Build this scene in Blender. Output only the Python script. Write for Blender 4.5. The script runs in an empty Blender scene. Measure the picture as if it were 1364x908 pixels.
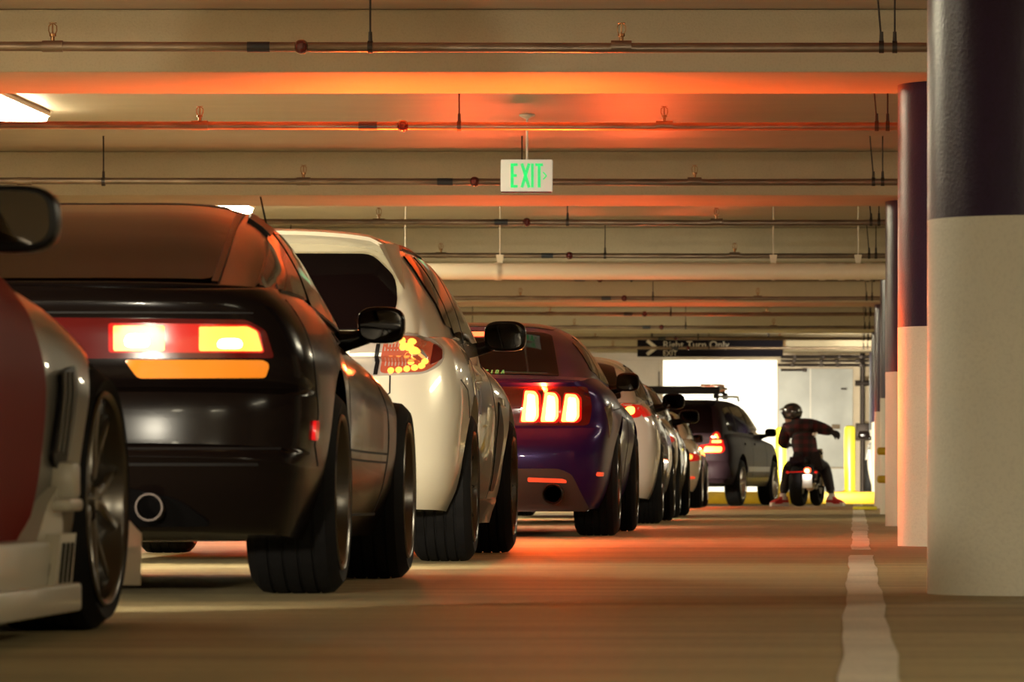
import bpy, bmesh, math, random
from mathutils import Vector, Matrix, geometry
from mathutils.bvhtree import BVHTree
random.seed(7)
PI = math.pi
C = bpy.context.scene.collection
SC = bpy.context.scene
F = 7000.0; VX = 1140.0; VY = 637.0; HC = 0.36      # focal length in pixels, vanishing point, lens height

# ------------------------------------------------------------------ materials
def nm(name):
    m = bpy.data.materials.new(name); m.use_nodes = True
    nt = m.node_tree; b = nt.nodes['Principled BSDF']
    return m, nt, b
def principled(name, col, rough=.5, metal=0, coat=0, spec=.5, noise=0, nscale=30, bump=0, emis=None, es=0, coat_rough=.03, stretch=(1,1,1)):
    m, nt, b = nm(name)
    b.inputs['Base Color'].default_value = (*col, 1); b.inputs['Roughness'].default_value = rough
    b.inputs['Metallic'].default_value = metal; b.inputs['Coat Weight'].default_value = coat
    b.inputs['Coat Roughness'].default_value = coat_rough; b.inputs['Specular IOR Level'].default_value = spec
    if emis: b.inputs['Emission Color'].default_value = (*emis, 1); b.inputs['Emission Strength'].default_value = es
    tc = nt.nodes.new('ShaderNodeTexCoord'); mp = nt.nodes.new('ShaderNodeMapping'); mp.inputs['Scale'].default_value = stretch
    nt.links.new(tc.outputs['Object'], mp.inputs['Vector'])
    n = nt.nodes.new('ShaderNodeTexNoise'); n.inputs['Scale'].default_value = nscale; n.inputs['Detail'].default_value = 6
    nt.links.new(mp.outputs[0], n.inputs['Vector'])
    if noise:
        r = nt.nodes.new('ShaderNodeValToRGB')
        r.color_ramp.elements[0].position = .3; r.color_ramp.elements[1].position = .7
        r.color_ramp.elements[0].color = (*[c*(1-noise) for c in col], 1)
        r.color_ramp.elements[1].color = (*[min(1, c*(1+noise*.6)) for c in col], 1)
        nt.links.new(n.outputs['Fac'], r.inputs['Fac']); nt.links.new(r.outputs['Color'], b.inputs['Base Color'])
    if bump:
        bp = nt.nodes.new('ShaderNodeBump'); bp.inputs['Strength'].default_value = bump; bp.inputs['Distance'].default_value = .01
        nt.links.new(n.outputs['Fac'], bp.inputs['Height']); nt.links.new(bp.outputs['Normal'], b.inputs['Normal'])
    return m
def emitter(name, col, s):
    m, nt, b = nm(name)
    b.inputs['Base Color'].default_value = (*[c*.6 for c in col], 1); b.inputs['Roughness'].default_value = .3
    b.inputs['Emission Color'].default_value = (*col, 1); b.inputs['Emission Strength'].default_value = s
    return m

def concrete(name, col, rough=.6, speck=.5, blot=.25, stretch=(1,1,1), bump=.3):
    m, nt, b = nm(name); N = nt.nodes; L = nt.links
    tc = N.new('ShaderNodeTexCoord'); mp = N.new('ShaderNodeMapping'); mp.inputs['Scale'].default_value = stretch
    L.new(tc.outputs['Object'], mp.inputs['Vector'])
    n1 = N.new('ShaderNodeTexNoise'); n1.inputs['Scale'].default_value = 1.3; n1.inputs['Detail'].default_value = 8; n1.inputs['Roughness'].default_value = .65
    n2 = N.new('ShaderNodeTexNoise'); n2.inputs['Scale'].default_value = 85; n2.inputs['Detail'].default_value = 3
    L.new(mp.outputs[0], n1.inputs['Vector']); L.new(mp.outputs[0], n2.inputs['Vector'])
    r1 = N.new('ShaderNodeValToRGB'); r1.color_ramp.elements[0].position = .3; r1.color_ramp.elements[1].position = .7
    r1.color_ramp.elements[0].color = (*[c*(1-blot) for c in col], 1); r1.color_ramp.elements[1].color = (*[min(1, c*(1+blot*.4)) for c in col], 1)
    r2 = N.new('ShaderNodeValToRGB'); r2.color_ramp.elements[0].position = .36; r2.color_ramp.elements[1].position = .5
    r2.color_ramp.elements[0].color = (1-speck, 1-speck, 1-speck, 1); r2.color_ramp.elements[1].color = (1,1,1,1)
    mx = N.new('ShaderNodeMix'); mx.data_type = 'RGBA'; mx.blend_type = 'MULTIPLY'; mx.inputs[0].default_value = 1
    L.new(n1.outputs['Fac'], r1.inputs['Fac']); L.new(n2.outputs['Fac'], r2.inputs['Fac'])
    L.new(r1.outputs['Color'], mx.inputs[6]); L.new(r2.outputs['Color'], mx.inputs[7]); L.new(mx.outputs[2], b.inputs['Base Color'])
    b.inputs['Roughness'].default_value = rough
    bp = N.new('ShaderNodeBump'); bp.inputs['Strength'].default_value = bump; bp.inputs['Distance'].default_value = .004
    L.new(n2.outputs['Fac'], bp.inputs['Height']); L.new(bp.outputs['Normal'], b.inputs['Normal'])
    return m

M = {}
M['beam'] = concrete('cream painted concrete', (.47,.395,.255), .62, .07, .10)
M['soffit'] = concrete('glossy cream soffit paint', (.56,.475,.31), .38, .08, .10, (.3,6,1), .1)
M['slab'] = concrete('cream painted slab', (.42,.34,.23), .42, .06, .12, (1,3,1), .1)
M['floor'] = concrete('sealed concrete floor', (.36,.282,.135), .68, .35, .45, (.35,2.2,1), .5)
M['line'] = concrete('worn white paint', (.66,.60,.48), .6, .25, .3)
M['col_white'] = concrete('cream column paint', (.90,.87,.74), .5, .05, .05)
M['col_purple'] = concrete('dark purple column paint', (.035,.018,.060), .30, .15, .2)
M['wall'] = concrete('cream wall', (.6,.5,.36), .7, .1, .15)
M['white_wall'] = principled('white wall paint', (.85,.85,.8), .6)
M['grey_door'] = principled('pale grey door paint', (.55,.56,.52), .45, noise=.12, nscale=3)
M['yellow'] = principled('yellow safety paint', (.58,.36,.012), .4, noise=.12, nscale=8)
M['yellow_green'] = principled('bright yellow paint', (.62,.52,.02), .35)
M['pipe'] = principled('dull steel pipe', (.20,.14,.09), .38, metal=.55, noise=.35, nscale=9, stretch=(.6,3,3))
M['bigpipe'] = principled('cream painted pipe', (.62,.54,.40), .4)
M['rod'] = principled('dark rod steel', (.03,.022,.016), .5, metal=.3)
M['red_fitting'] = principled('dark red enamel', (.09,.008,.008), .22, coat=.5)
M['black_band'] = principled('black tape', (.012,.014,.018), .5)
M['brass'] = principled('sprinkler bronze', (.32,.17,.07), .35, metal=.8)
M['black_trim'] = principled('black trim plastic', (.005,.004,.004), .35, spec=.18)
M['rubber'] = principled('tyre rubber', (.006,.0055,.0055), .7, noise=.2, nscale=60, spec=.15)
M['well'] = principled('wheel well liner', (.004,.0035,.0035), .9, spec=.05)
M['seam'] = principled('panel gap', (.004,.003,.003), .7)
M['chrome'] = principled('chrome', (.75,.72,.68), .12, metal=1)
M['silver_rim'] = principled('silver alloy', (.58,.56,.52), .34, metal=1)
M['dark_rim'] = principled('gunmetal alloy', (.13,.125,.12), .22, metal=1)
M['mid_rim'] = principled('satin grey alloy', (.16,.15,.14), .25, metal=1)
M['disc'] = principled('brake disc steel', (.35,.33,.3), .3, metal=1)
M['mirror_glass'] = principled('mirror glass', (.05,.045,.042), .03, metal=1)
M['glass'] = principled('tinted car glass', (.004,.002,.002), .05, spec=.03)
M['glass_light'] = principled('lighter tinted glass', (.007,.005,.005), .05, spec=.16)
M['lens_red'] = principled('red lamp lens', (.35,.008,.006), .12, coat=1, emis=(1,.02,.01), es=.25)
M['lens_dark'] = principled('unlit dark red lens', (.08,.004,.004), .12, coat=1)
M['lens_amber'] = principled('amber lamp lens', (.75,.22,.015), .18, coat=1, emis=(1,.27,.02), es=.15)
M['lens_orange_dim'] = principled('orange clear lamp lens', (.22,.05,.03), .15, coat=1, emis=(1,.14,.03), es=.10)
M['lens_clear'] = principled('clear lamp lens', (.55,.5,.45), .12, coat=1, metal=.5)
M['brake_hot'] = emitter('lit brake lamp core', (1,.36,.06), 3.6)
M['brake_white'] = emitter('lit brake lamp centre', (1,.78,.34), 7)
M['brake_red'] = emitter('lit red lamp', (1,.10,.03), 3)
M['led_orange'] = emitter('lit orange led', (1,.30,.04), 1.9)
M['marker_red'] = principled('red reflector', (.6,.01,.01), .1, coat=1, emis=(1,.02,.02), es=.25)
M['reflector_orange'] = principled('orange red reflector', (.8,.06,.02), .2, coat=1, emis=(1,.09,.03), es=.45)
M['head_lit'] = emitter('lit headlamp', (1,.93,.75), 14)
M['plate_white'] = principled('white number plate', (.8,.8,.75), .4)
M['skirt'] = principled('cream body kit paint', (.40,.365,.28), .4, coat=.2)
M['paint_silver'] = principled('silver grey car paint', (.15,.135,.11), .32, metal=.5, coat=.5, noise=.05, nscale=400)
M['door_red'] = principled('deep red door colour', (.15,.006,.004), .5, spec=.05)  # one even deep red for the doors, apart from the silver body
M['paint_black'] = principled('black car paint', (.005,.003,.0025), .18, coat=.08, spec=.13)
M['paint_pearl'] = principled('pearl white car paint', (.66,.61,.48), .28, metal=.25, coat=1, noise=.03, nscale=500)
M['paint_blue'] = principled('deep violet blue car paint', (.018,.005,.062), .28, metal=.3, coat=.25, spec=.15)
M['paint_white'] = principled('white car paint', (.68,.62,.54), .25, coat=1)
M['paint_champagne'] = principled('champagne silver car paint', (.52,.47,.40), .25, metal=.5, coat=1)
M['paint_cream'] = principled('cream car paint', (.72,.66,.50), .28, coat=1)
M['paint_plum'] = principled('dark grey plum car paint', (.018,.010,.013), .5, spec=.08)
M['grey_diffuser'] = principled('dark grey diffuser plastic', (.055,.040,.035), .4)
M['dark_metal'] = principled('dark exhaust metal', (.05,.04,.035), .5, metal=1)
M['sign_black'] = principled('dark sign face', (.010,.008,.013), .7, spec=.08)
M['sign_letter'] = principled('cream sign lettering', (.70,.64,.54), .6)
M['sign_white'] = principled('white exit sign face', (.80,.82,.72), .4, emis=(.9,1,.8), es=.16)
M['exit_green'] = principled('lit green letter', (.02,.55,.14), .4, emis=(.02,.85,.22), es=.42)
M['fixture'] = principled('white enamel fixture', (.8,.76,.66), .4)
M['tube'] = emitter('lit diffuser', (1,.895,.63), 54)
M['tube_dim'] = emitter('dimmer lit diffuser', (1,.895,.63), 22)
M['tube_cool'] = emitter('lit cool diffuser', (1,.97,.86), 16)

# ------------------------------------------------------------------ mesh helpers
class MB:
    def __init__(s): s.v = []; s.f = []; s.m = []
    def add(s, vs, fs, mi=0, mat=None):
        o = len(s.v)
        for v in vs:
            v = Vector(v)
            if mat is not None: v = mat @ v
            s.v.append(v)
        for f in fs: s.f.append([i+o for i in f]); s.m.append(mi)
        return s
    def box(s, c, d, mi=0, bev=.0, mat=None):
        x, y, z = [k/2 for k in d]
        if bev <= 0:
            vs = [(sx*x, sy*y, sz*z) for sz in (-1,1) for sy in (-1,1) for sx in (-1,1)]
            fs = [(0,2,3,1),(4,5,7,6),(0,1,5,4),(2,6,7,3),(0,4,6,2),(1,3,7,5)]
        else:
            b = min(bev, x*.95, y*.95, z*.95)
            bm = bmesh.new(); bmesh.ops.create_cube(bm, size=1)
            for v in bm.verts: v.co = Vector((v.co.x*2*x, v.co.y*2*y, v.co.z*2*z))
            bmesh.ops.bevel(bm, geom=list(bm.edges), offset=b, segments=2, affect='EDGES', profile=.5)
            bm.verts.index_update()
            vs = [v.co.copy() for v in bm.verts]; fs = [[v.index for v in f.verts] for f in bm.faces]; bm.free()
        T = Matrix.Translation(c)
        if mat is not None: T = mat @ T
        return s.add(vs, fs, mi, T)
    def lathe(s, prof, n=48, axis='X', mi=0, mat=None, closed=False, arc=2*PI):
        # prof: (a, r): a along the axis, r the radius
        vs = []; fs = []; k = len(prof)
        for i in range(n):
            t = arc*i/n
            for a, r in prof:
                p = (a, r*math.cos(t), r*math.sin(t))
                if axis == 'Y': p = (p[1], p[0], p[2])
                if axis == 'Z': p = (p[1], p[2], p[0])
                vs.append(p)
        for i in range(n):
            j = (i+1) % n
            for q in range(k if closed else k-1):
                r2 = (q+1) % k
                fs.append((i*k+q, j*k+q, j*k+r2, i*k+r2))
        if not closed:
            if prof[0][1] > 1e-6: fs.append([i*k for i in range(n)][::-1])
            if prof[-1][1] > 1e-6: fs.append([i*k+k-1 for i in range(n)])
        return s.add(vs, fs, mi, mat)
    def tube(s, pts, r, n=10, mi=0, mat=None, cap=True):
        pts = [Vector(p) for p in pts]; rs = r if isinstance(r, (list, tuple)) else [r]*len(pts)
        vs = []; fs = []; up = None
        for i, p in enumerate(pts):
            d = (pts[min(i+1, len(pts)-1)] - pts[max(i-1, 0)]).normalized()
            if up is None or abs(up.dot(d)) > .98:
                up = Vector((0,0,1)) if abs(d.z) < .9 else Vector((1,0,0))
            a = d.cross(up).normalized(); b = a.cross(d).normalized(); up = b
            for k in range(n):
                t = 2*PI*k/n
                vs.append(p + a*math.cos(t)*rs[i] + b*math.sin(t)*rs[i])
        for i in range(len(pts)-1):
            for k in range(n):
                k2 = (k+1) % n
                fs.append((i*n+k, i*n+k2, (i+1)*n+k2, (i+1)*n+k))
        if cap:
            fs.append(list(range(n))[::-1]); fs.append([(len(pts)-1)*n+k for k in range(n)])
        return s.add(vs, fs, mi, mat)
    def ellipsoid(s, c, d, ex=2.0, n=24, m=16, mi=0, mat=None):
        # superellipsoid
        vs = []; fs = []
        def p_(v, e): return math.copysign(abs(v)**e, v)
        e = 2/ex
        for i in range(m+1):
            ph = -PI/2 + PI*i/m
            for k in range(n):
                t = 2*PI*k/n
                vs.append((c[0]+d[0]*p_(math.cos(ph),e)*p_(math.cos(t),e), c[1]+d[1]*p_(math.cos(ph),e)*p_(math.sin(t),e), c[2]+d[2]*p_(math.sin(ph),e)))
        for i in range(m):
            for k in range(n):
                k2 = (k+1) % n
                fs.append((i*n+k, i*n+k2, (i+1)*n+k2, (i+1)*n+k))
        return s.add(vs, fs, mi, mat)
    def extrude(s, poly, y0, y1, plane='XZ', mi=0, mat=None):
        # polygon extruded along the third axis
        n = len(poly); vs = []
        for h in (y0, y1):
            for a, b in poly:
                vs.append({'XZ': (a,h,b), 'XY': (a,b,h), 'YZ': (h,a,b)}[plane])
        fs = [list(range(n)), list(range(n, 2*n))[::-1]] + [(i, (i+1) % n, n+(i+1) % n, n+i) for i in range(n)]
        return s.add(vs, fs, mi, mat)
    def build(s, name, mats, parent=None, ang=35, fix=True):
        me = bpy.data.meshes.new(name)
        bm = bmesh.new()
        vv = [bm.verts.new(v) for v in s.v]
        for f, mi in zip(s.f, s.m):
            f2 = []
            for i in f:
                if vv[i] not in f2: f2.append(vv[i])
            if len(f2) < 3: continue
            try: fc = bm.faces.new(f2); fc.material_index = mi
            except ValueError: pass
        bmesh.ops.remove_doubles(bm, verts=bm.verts, dist=1e-5)
        if fix: bmesh.ops.recalc_face_normals(bm, faces=bm.faces)
        bm.to_mesh(me); bm.free()
        return link(name, me, mats, parent, ang)
def link(name, me, mats, parent=None, ang=35):
    if not isinstance(mats, (list, tuple)): mats = [mats]
    me.materials.clear()
    for m in mats: me.materials.append(m)
    if ang is None: me.shade_flat()
    else:
        me.shade_smooth()
        if ang < 180: me.set_sharp_from_angle(angle=math.radians(ang))
    o = bpy.data.objects.new(name, me); C.objects.link(o)
    if parent: o.parent = parent
    return o
def empty(name, loc=(0,0,0), rz=0):
    o = bpy.data.objects.new(name, None); o.empty_display_size = .2; C.objects.link(o)
    o.location = loc; o.rotation_euler = (0,0,rz); return o
def tag(o, label=None, cat=None, group=None, kind=None):
    if label: o['label'] = label
    if cat: o['category'] = cat
    if group: o['group'] = group
    if kind: o['kind'] = kind
    return o
def struct(o, label, cat='structure', group=None): return tag(o, label, cat, group, 'structure')
def copy_tree(o, parent=None):
    c = o.copy(); C.objects.link(c); c.parent = parent
    for ch in list(o.children): copy_tree(ch, c)
    return c
def text(name, body, size, mat, parent, loc, rot=(PI/2,0,0), ext=.002, sx=1, align='LEFT'):
    cu = bpy.data.curves.new(name, 'FONT'); cu.body = body; cu.size = size; cu.extrude = ext; cu.align_x = align
    t_ = bpy.data.objects.new(name, cu); C.objects.link(t_); dg = bpy.context.evaluated_depsgraph_get(); dg.update()
    me = bpy.data.meshes.new_from_object(t_.evaluated_get(dg)); bpy.data.objects.remove(t_)
    o = link(name, me, mat, None, 30)
    o.parent = parent; o.location = loc; o.rotation_euler = rot; o.scale = (sx,1,1); return o
def P(px, py, d): return Vector(((px-VX)*d/F, d, HC + (VY-py)*d/F))

def curve(pts):
    pts = sorted(pts); xs = [p[0] for p in pts]; ys = [p[1] for p in pts]; n = len(xs)
    if n == 1: return lambda x: ys[0]
    h = [max(1e-9, xs[i+1]-xs[i]) for i in range(n-1)]; dl = [(ys[i+1]-ys[i])/h[i] for i in range(n-1)]
    m = [dl[0]] + [0 if dl[i-1]*dl[i] <= 0 else 2*dl[i-1]*dl[i]/(dl[i-1]+dl[i]) for i in range(1, n-1)] + [dl[-1]]
    def f(x):
        if x <= xs[0]: return ys[0]
        if x >= xs[-1]: return ys[-1]
        for i in range(n-1):
            if x <= xs[i+1]: break
        t = (x-xs[i])/h[i]; t2 = t*t; t3 = t2*t
        return (2*t3-3*t2+1)*ys[i] + (t3-2*t2+t)*h[i]*m[i] + (-2*t3+3*t2)*ys[i+1] + (t3-t2)*h[i]*m[i+1]
    return f
def chaikin(pts, it=2, closed=True):
    for _ in range(it):
        o = []; n = len(pts)
        for i in range(n if closed else n-1):
            a = pts[i]; b = pts[(i+1) % n]
            o.append((a[0]*.75+b[0]*.25, a[1]*.75+b[1]*.25)); o.append((a[0]*.25+b[0]*.75, a[1]*.25+b[1]*.75))
        pts = o
    return pts
def rnd(pts, r=.02, k=3):
    # round the corners of a polygon by radius r
    o = []; n = len(pts)
    for i in range(n):
        p = Vector(pts[i]); a = Vector(pts[i-1]); b = Vector(pts[(i+1) % n])
        da = a-p; db = b-p; ra = min(r, da.length*.45); rb = min(r, db.length*.45)
        p0 = p+da.normalized()*ra; p2 = p+db.normalized()*rb
        for j in range(k+1):
            t = j/k; q = p0*(1-t)**2 + p*2*t*(1-t) + p2*t*t; o.append((q.x, q.y))
    return o
def inside(p, poly):
    c = False; x, y = p; n = len(poly); j = n-1
    for i in range(n):
        xi, yi = poly[i]; xj, yj = poly[j]
        if (yi > y) != (yj > y) and x < (xj-xi)*(y-yi)/(yj-yi)+xi: c = not c
        j = i
    return c
def resample(poly, res):
    o = []; n = len(poly)
    for i in range(n):
        a = Vector(poly[i]); b = Vector(poly[(i+1) % n]); L = (b-a).length
        if L < 1e-6: continue
        k = max(1, int(math.ceil(L/res)))
        for j in range(k): q = a.lerp(b, j/k); o.append((q.x, q.y))
    return o
# ------------------------------------------------------------------ cars
DIRS = {'R': Vector((-1,0,0)), 'L': Vector((1,0,0)), 'B': Vector((0,1,0)), 'F': Vector((0,-1,0)), 'T': Vector((0,0,-1))}
def lift(axis, a, b):
    return {'R': Vector((3,a,b)), 'L': Vector((-3,a,b)), 'B': Vector((a,-4,b)), 'F': Vector((a,8,b)), 'T': Vector((a,b,4))}[axis]
class Car:
    def __init__(s, name, label, cat, loc, rz, sp):
        s.root = empty(name, loc, rz); tag(s.root, label, cat); s.sp = sp
        s.make_body()
    # --- shell: stacked plan outlines below the waist, a lofted cabin above it
    def make_body(s):
        sp = s.sp; g = sp.get
        zt = curve(sp['zt']); zb = curve(sp['zb']); wid = curve(sp['wid'])
        tail = sp['tail']; nose = sp['nose']
        zbt, ztt = zb(tail), zt(tail); zbn, ztn = zb(nose), zt(nose)
        rear = curve([((z-zbt)/(ztt-zbt), dy) for z, dy in sp['rear']])
        front = curve([((z-zbn)/(ztn-zbn), dy) for z, dy in sp['front']])
        hwp = curve(g('side', [(0,.90),(.12,.955),(.3,.985),(.55,1),(.78,.985),(.92,.955),(1,.91)]))
        cr, nr, cf, nf = g('cr',.25), g('nr',3.2), g('cf',.4), g('nf',2.8)
        levels = [0,.03,.07,.12,.17,.22,.27,.32,.36,.4,.44,.48,.52,.56,.6,.64,.68,.72,.76,.8,.84,.88,.91,.94,.965,.985,1]
        levels += [ (z-zbt)/(ztt-zbt) for z in g('extra', []) ]
        levels = sorted(set(round(l,4) for l in levels)); flares = g('flares', [])
        rings = []
        def outline(l):
            yr = tail+rear(l); yf = nose-front(l); pts = []
            K = 15
            for i in range(K):
                ph = (PI/2)*(i/K)
                pts.append((math.sin(ph)**(2/nr) if ph > 0 else 0, yr + cr*(1-math.cos(ph)**(2/nr))))
            a, b = yr+cr, yf-cf; N = 52
            for i in range(N+1): pts.append((1, a+(b-a)*i/N))
            for i in range(1, 11):
                ph = (PI/2)*(1-i/10)
                pts.append((math.sin(ph)**(2/nf) if ph > 0 else 0, yf - cf*(1-math.cos(ph)**(2/nf))))
            return pts
        def zat(l, y): return zb(y)+l*(zt(y)-zb(y))
        for l in levels:
            r = []
            for fx, y in outline(l):
                z = zat(l, y); x = fx*wid(y)*hwp(l)
                for (yc, zc, sy, sz, amp) in flares:
                    x += fx*amp*math.exp(-((y-yc)/sy)**2-((z-zc)/sz)**2)
                r.append((x, y, z))
            rings.append(r)
        crown = curve(g('crown', [(tail,.02),(nose,.05)]))
        top = outline(1); base = rings[-1]; lower = rings[0]
        capt = []
        for c in (.97,.92,.82,.66,.45,.22,0):
            capt.append([(x*c, y, z+crown(y)*(1-c**2.2)*min(1, abs(x)/.3)) for (x, y, z) in base])
        capb = [[(x*c, y, z-.004*(1-c)) for (x, y, z) in lower] for c in (0,.5,.85)]
        allr = capb + rings + capt
        mb = MB(); n = len(base)
        for r in allr:
            for x, y, z in r: mb.v.append(Vector((x,y,z)))
            for x, y, z in r[::-1][1:-1]: mb.v.append(Vector((-x,y,z)))
        k = 2*n-2
        for i in range(len(allr)-1):
            for j in range(k):
                j2 = (j+1) % k
                mb.f.append([i*k+j, i*k+j2, (i+1)*k+j2, (i+1)*k+j]); mb.m.append(0)
        body = mb.build('body', [sp['paint'], M['well']], s.root, 40)
        # wheel arches cut out of the shell
        cm = MB(); R = sp['arch']; hw = max(w for _, w in sp['wid'])
        for ya in (0, sp['wb']):
            for sd in (-1, 1):
                zc = sp['wr'] + g('arch_up', .02); Rr = R if ya == 0 else g('arch_f', R)
                a = sd*(hw+.25); b = sd*(hw-.42)
                cm.lathe([(a, Rr), (b, Rr)], 56, 'X', 1, Matrix.Translation((0, ya, zc)))
        cut = cm.build('arch_cut', [sp['paint'], M['well']], s.root, 30)
        md = body.modifiers.new('b', 'BOOLEAN'); md.operation = 'DIFFERENCE'; md.object = cut; md.solver = 'EXACT'
        md.material_mode = 'TRANSFER'
        dg = bpy.context.evaluated_depsgraph_get(); dg.update()
        me = bpy.data.meshes.new_from_object(body.evaluated_get(dg)); body.modifiers.clear()
        mats = [sp['paint'], M['well']]
        bpy.data.objects.remove(body); bpy.data.objects.remove(cut)
        for p in me.polygons:
            c = p.center
            for ya in (0, sp['wb']):
                Rr = R if ya == 0 else g('arch_f', R)
                if abs(math.hypot(c.y-ya, c.z-(sp['wr']+g('arch_up',.02)))-Rr) < .012 and abs(p.normal.x) < .5: p.material_index = 1
                if math.hypot(c.y-ya, c.z-(sp['wr']+g('arch_up',.02))) < Rr and abs(c.x) < hw-.3: p.material_index = 1
        for p in me.polygons:
            if p.normal.z < -.7 and p.center.z < .45: p.material_index = 1
        # cabin
        if 'roof' in sp:
            zr = curve(sp['roof']); wb_ = curve(sp['cab']); y0 = sp['roof'][0][0]; y1 = sp['roof'][-1][0]
            tk, ne = g('tumble',.4), g('cab_n',4.5)
            ys = [y0]; y = y0; acc = 0; step = .045
            fine = [y0+(y1-y0)*i/1500 for i in range(1501)]
            for a, b in zip(fine, fine[1:]):
                acc += math.hypot(b-a, zr(b)-zr(a))
                if acc >= step: ys.append(b); acc = 0
            ys.append(y1)
            cb = MB(); H = 20; cnt = 2*H+1
            for y in ys:
                z0 = min(zt(y)-.06, zr(y)-.02); h = zr(y)-z0
                for i in range(-H, H+1):
                    th = (PI/2)*(1-abs(i)/H); tau = math.sin(th)**(2/ne); fx = math.cos(th)**(2/ne) if abs(i) else 0
                    z = z0+h*tau; zw = max(0, z-zt(y))
                    cb.v.append(Vector((math.copysign(1, i)*(wb_(y)-tk*zw)*fx, y, z)))
            for q in range(len(ys)-1):
                for i in range(cnt-1): cb.f.append([q*cnt+i, q*cnt+i+1, (q+1)*cnt+i+1, (q+1)*cnt+i]); cb.m.append(0)
                cb.f.append([q*cnt+cnt-1, q*cnt, (q+1)*cnt, (q+1)*cnt+cnt-1]); cb.m.append(0)
            cb.f.append(list(range(cnt))[::-1]); cb.m.append(0)
            cb.f.append([(len(ys)-1)*cnt+i for i in range(cnt)]); cb.m.append(0)
            bm = bmesh.new(); vv = [bm.verts.new(v) for v in cb.v]
            for f in cb.f:
                try: bm.faces.new([vv[i] for i in f])
                except ValueError: pass
            bmesh.ops.remove_doubles(bm, verts=bm.verts, dist=1e-5); bmesh.ops.recalc_face_normals(bm, faces=bm.faces)
            bm.from_mesh(me); bm.to_mesh(me); bm.free()
        s.body = link('body', me, mats, s.root, 38)
        s.bvh = BVHTree.FromPolygons([v.co.copy() for v in me.vertices], [list(p.vertices) for p in me.polygons])
    # --- a shaped panel lying on the shell
    def patch(s, name, poly, axis='B', mat=None, off=.004, res=.03, thick=.012, parent=None, both=False, label=None, mb=None):
        out = []
        for ax in ([axis, 'L'] if (both and axis == 'R') else [axis]):
            pl = poly
            o = s._patch(name, pl, ax, mat, off, res, thick, parent, mb)
            out.append(o)
            if both and axis in 'BFT':
                o = s._patch(name, [(-a, b) for a, b in poly][::-1], ax, mat, off, res, thick, parent, mb); out.append(o)
        if label:
            for o in out: o['label'] = label
        return out[0]
    def _patch(s, name, poly, axis, mat, off, res, thick, parent, mb=None):
        bd = resample(poly, res); n = len(bd)
        xs = [p[0] for p in bd]; ys = [p[1] for p in bd]
        pts = [Vector(p) for p in bd]
        x = min(xs)+res*.5
        while x < max(xs):
            y = min(ys)+res*.5
            while y < max(ys):
                if inside((x,y), bd) and min((x-a)**2+(y-b)**2 for a, b in bd) > (res*.5)**2: pts.append(Vector((x,y)))
                y += res
            x += res
        V, E, Fc, ov, oe, of = geometry.delaunay_2d_cdt(pts, [(i, (i+1) % n) for i in range(n)], [list(range(n))], 1, 1e-6)
        d = DIRS[axis]; hits = []
        for v in V:
            o = lift(axis, v[0], v[1]); h = s.bvh.ray_cast(o, d)
            hits.append((h[0], h[1]) if h[0] is not None and h[1].dot(d) < -.05 else None)
            if h[0] is not None and hits[-1] is None and h[1].dot(d) > .05: hits[-1] = (h[0], -h[1])
        good = [(V[i], hits[i]) for i in range(len(V)) if hits[i]]
        if not good: print('patch misses', name, s.root.name); return None
        for i in range(len(V)):
            if hits[i] is None:
                b = min(good, key=lambda q: (q[0][0]-V[i][0])**2+(q[0][1]-V[i][1])**2)[1]
                o = lift(axis, V[i][0], V[i][1]); t = (b[0]-o).dot(d); hits[i] = (o+d*t, b[1])
        m = MB() if mb is None else mb; base = len(m.v)
        for h in hits: m.v.append(h[0]+h[1]*off)
        for f in Fc: m.f.append([base+i for i in f]); m.m.append(0)
        # skirt round the rim
        cnt = {}
        for f in Fc:
            for i in range(len(f)):
                e = (f[i], f[(i+1) % len(f)]); cnt[frozenset(e)] = cnt.get(frozenset(e), 0)+1
        b2 = len(m.v); mp = {}
        for e, c in cnt.items():
            if c == 1:
                a, b = tuple(e)
                for q in (a, b):
                    if q not in mp: mp[q] = len(m.v); m.v.append(hits[q][0]-hits[q][1]*thick)
                m.f.append([base+a, base+b, mp[b], mp[a]]); m.m.append(0)
        if mb is not None: return None
        return m.build(name, mat, parent or s.root, 50)
    def line(s, name, pts, axis='R', w=.006, mat=None, off=.002, both=True, parent=None):
        V = [Vector(p) for p in pts]; L = []; Rr = []
        for i, p in enumerate(V):
            d = (V[min(i+1, len(V)-1)]-V[max(i-1, 0)]).normalized(); nrm = Vector((-d.y, d.x))
            L.append(tuple(p+nrm*w/2)); Rr.append(tuple(p-nrm*w/2))
        return s.patch(name, L+Rr[::-1], axis, mat or M['seam'], off, .05, .004, parent, both)
    # --- wheels
    def wheels(s, track, width, rr, style='five', mat=None, fw=None, tire=None, offs=(0,0), discs=True, steer=0):
        sp = s.sp; R = sp['wr']; made = {}
        for ya in (0, sp['wb']):
            w = width if ya == 0 or not fw else fw
            tr = track + (offs[0] if ya == 0 else offs[1])
            if w not in made:
                root = s._wheel(R, w, rr, style, mat or M['silver_rim'], discs); made[w] = root; first = True
            else: first = False
            for sd in (1, -1):
                o = made[w] if first and sd == 1 else copy_tree(made[w], s.root)
                o.parent = s.root; o.location = (sd*(tr-w/2), ya, R); st = math.radians(steer) if ya else 0; o.rotation_euler = (0, 0, st if sd == 1 else PI+st)
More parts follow.
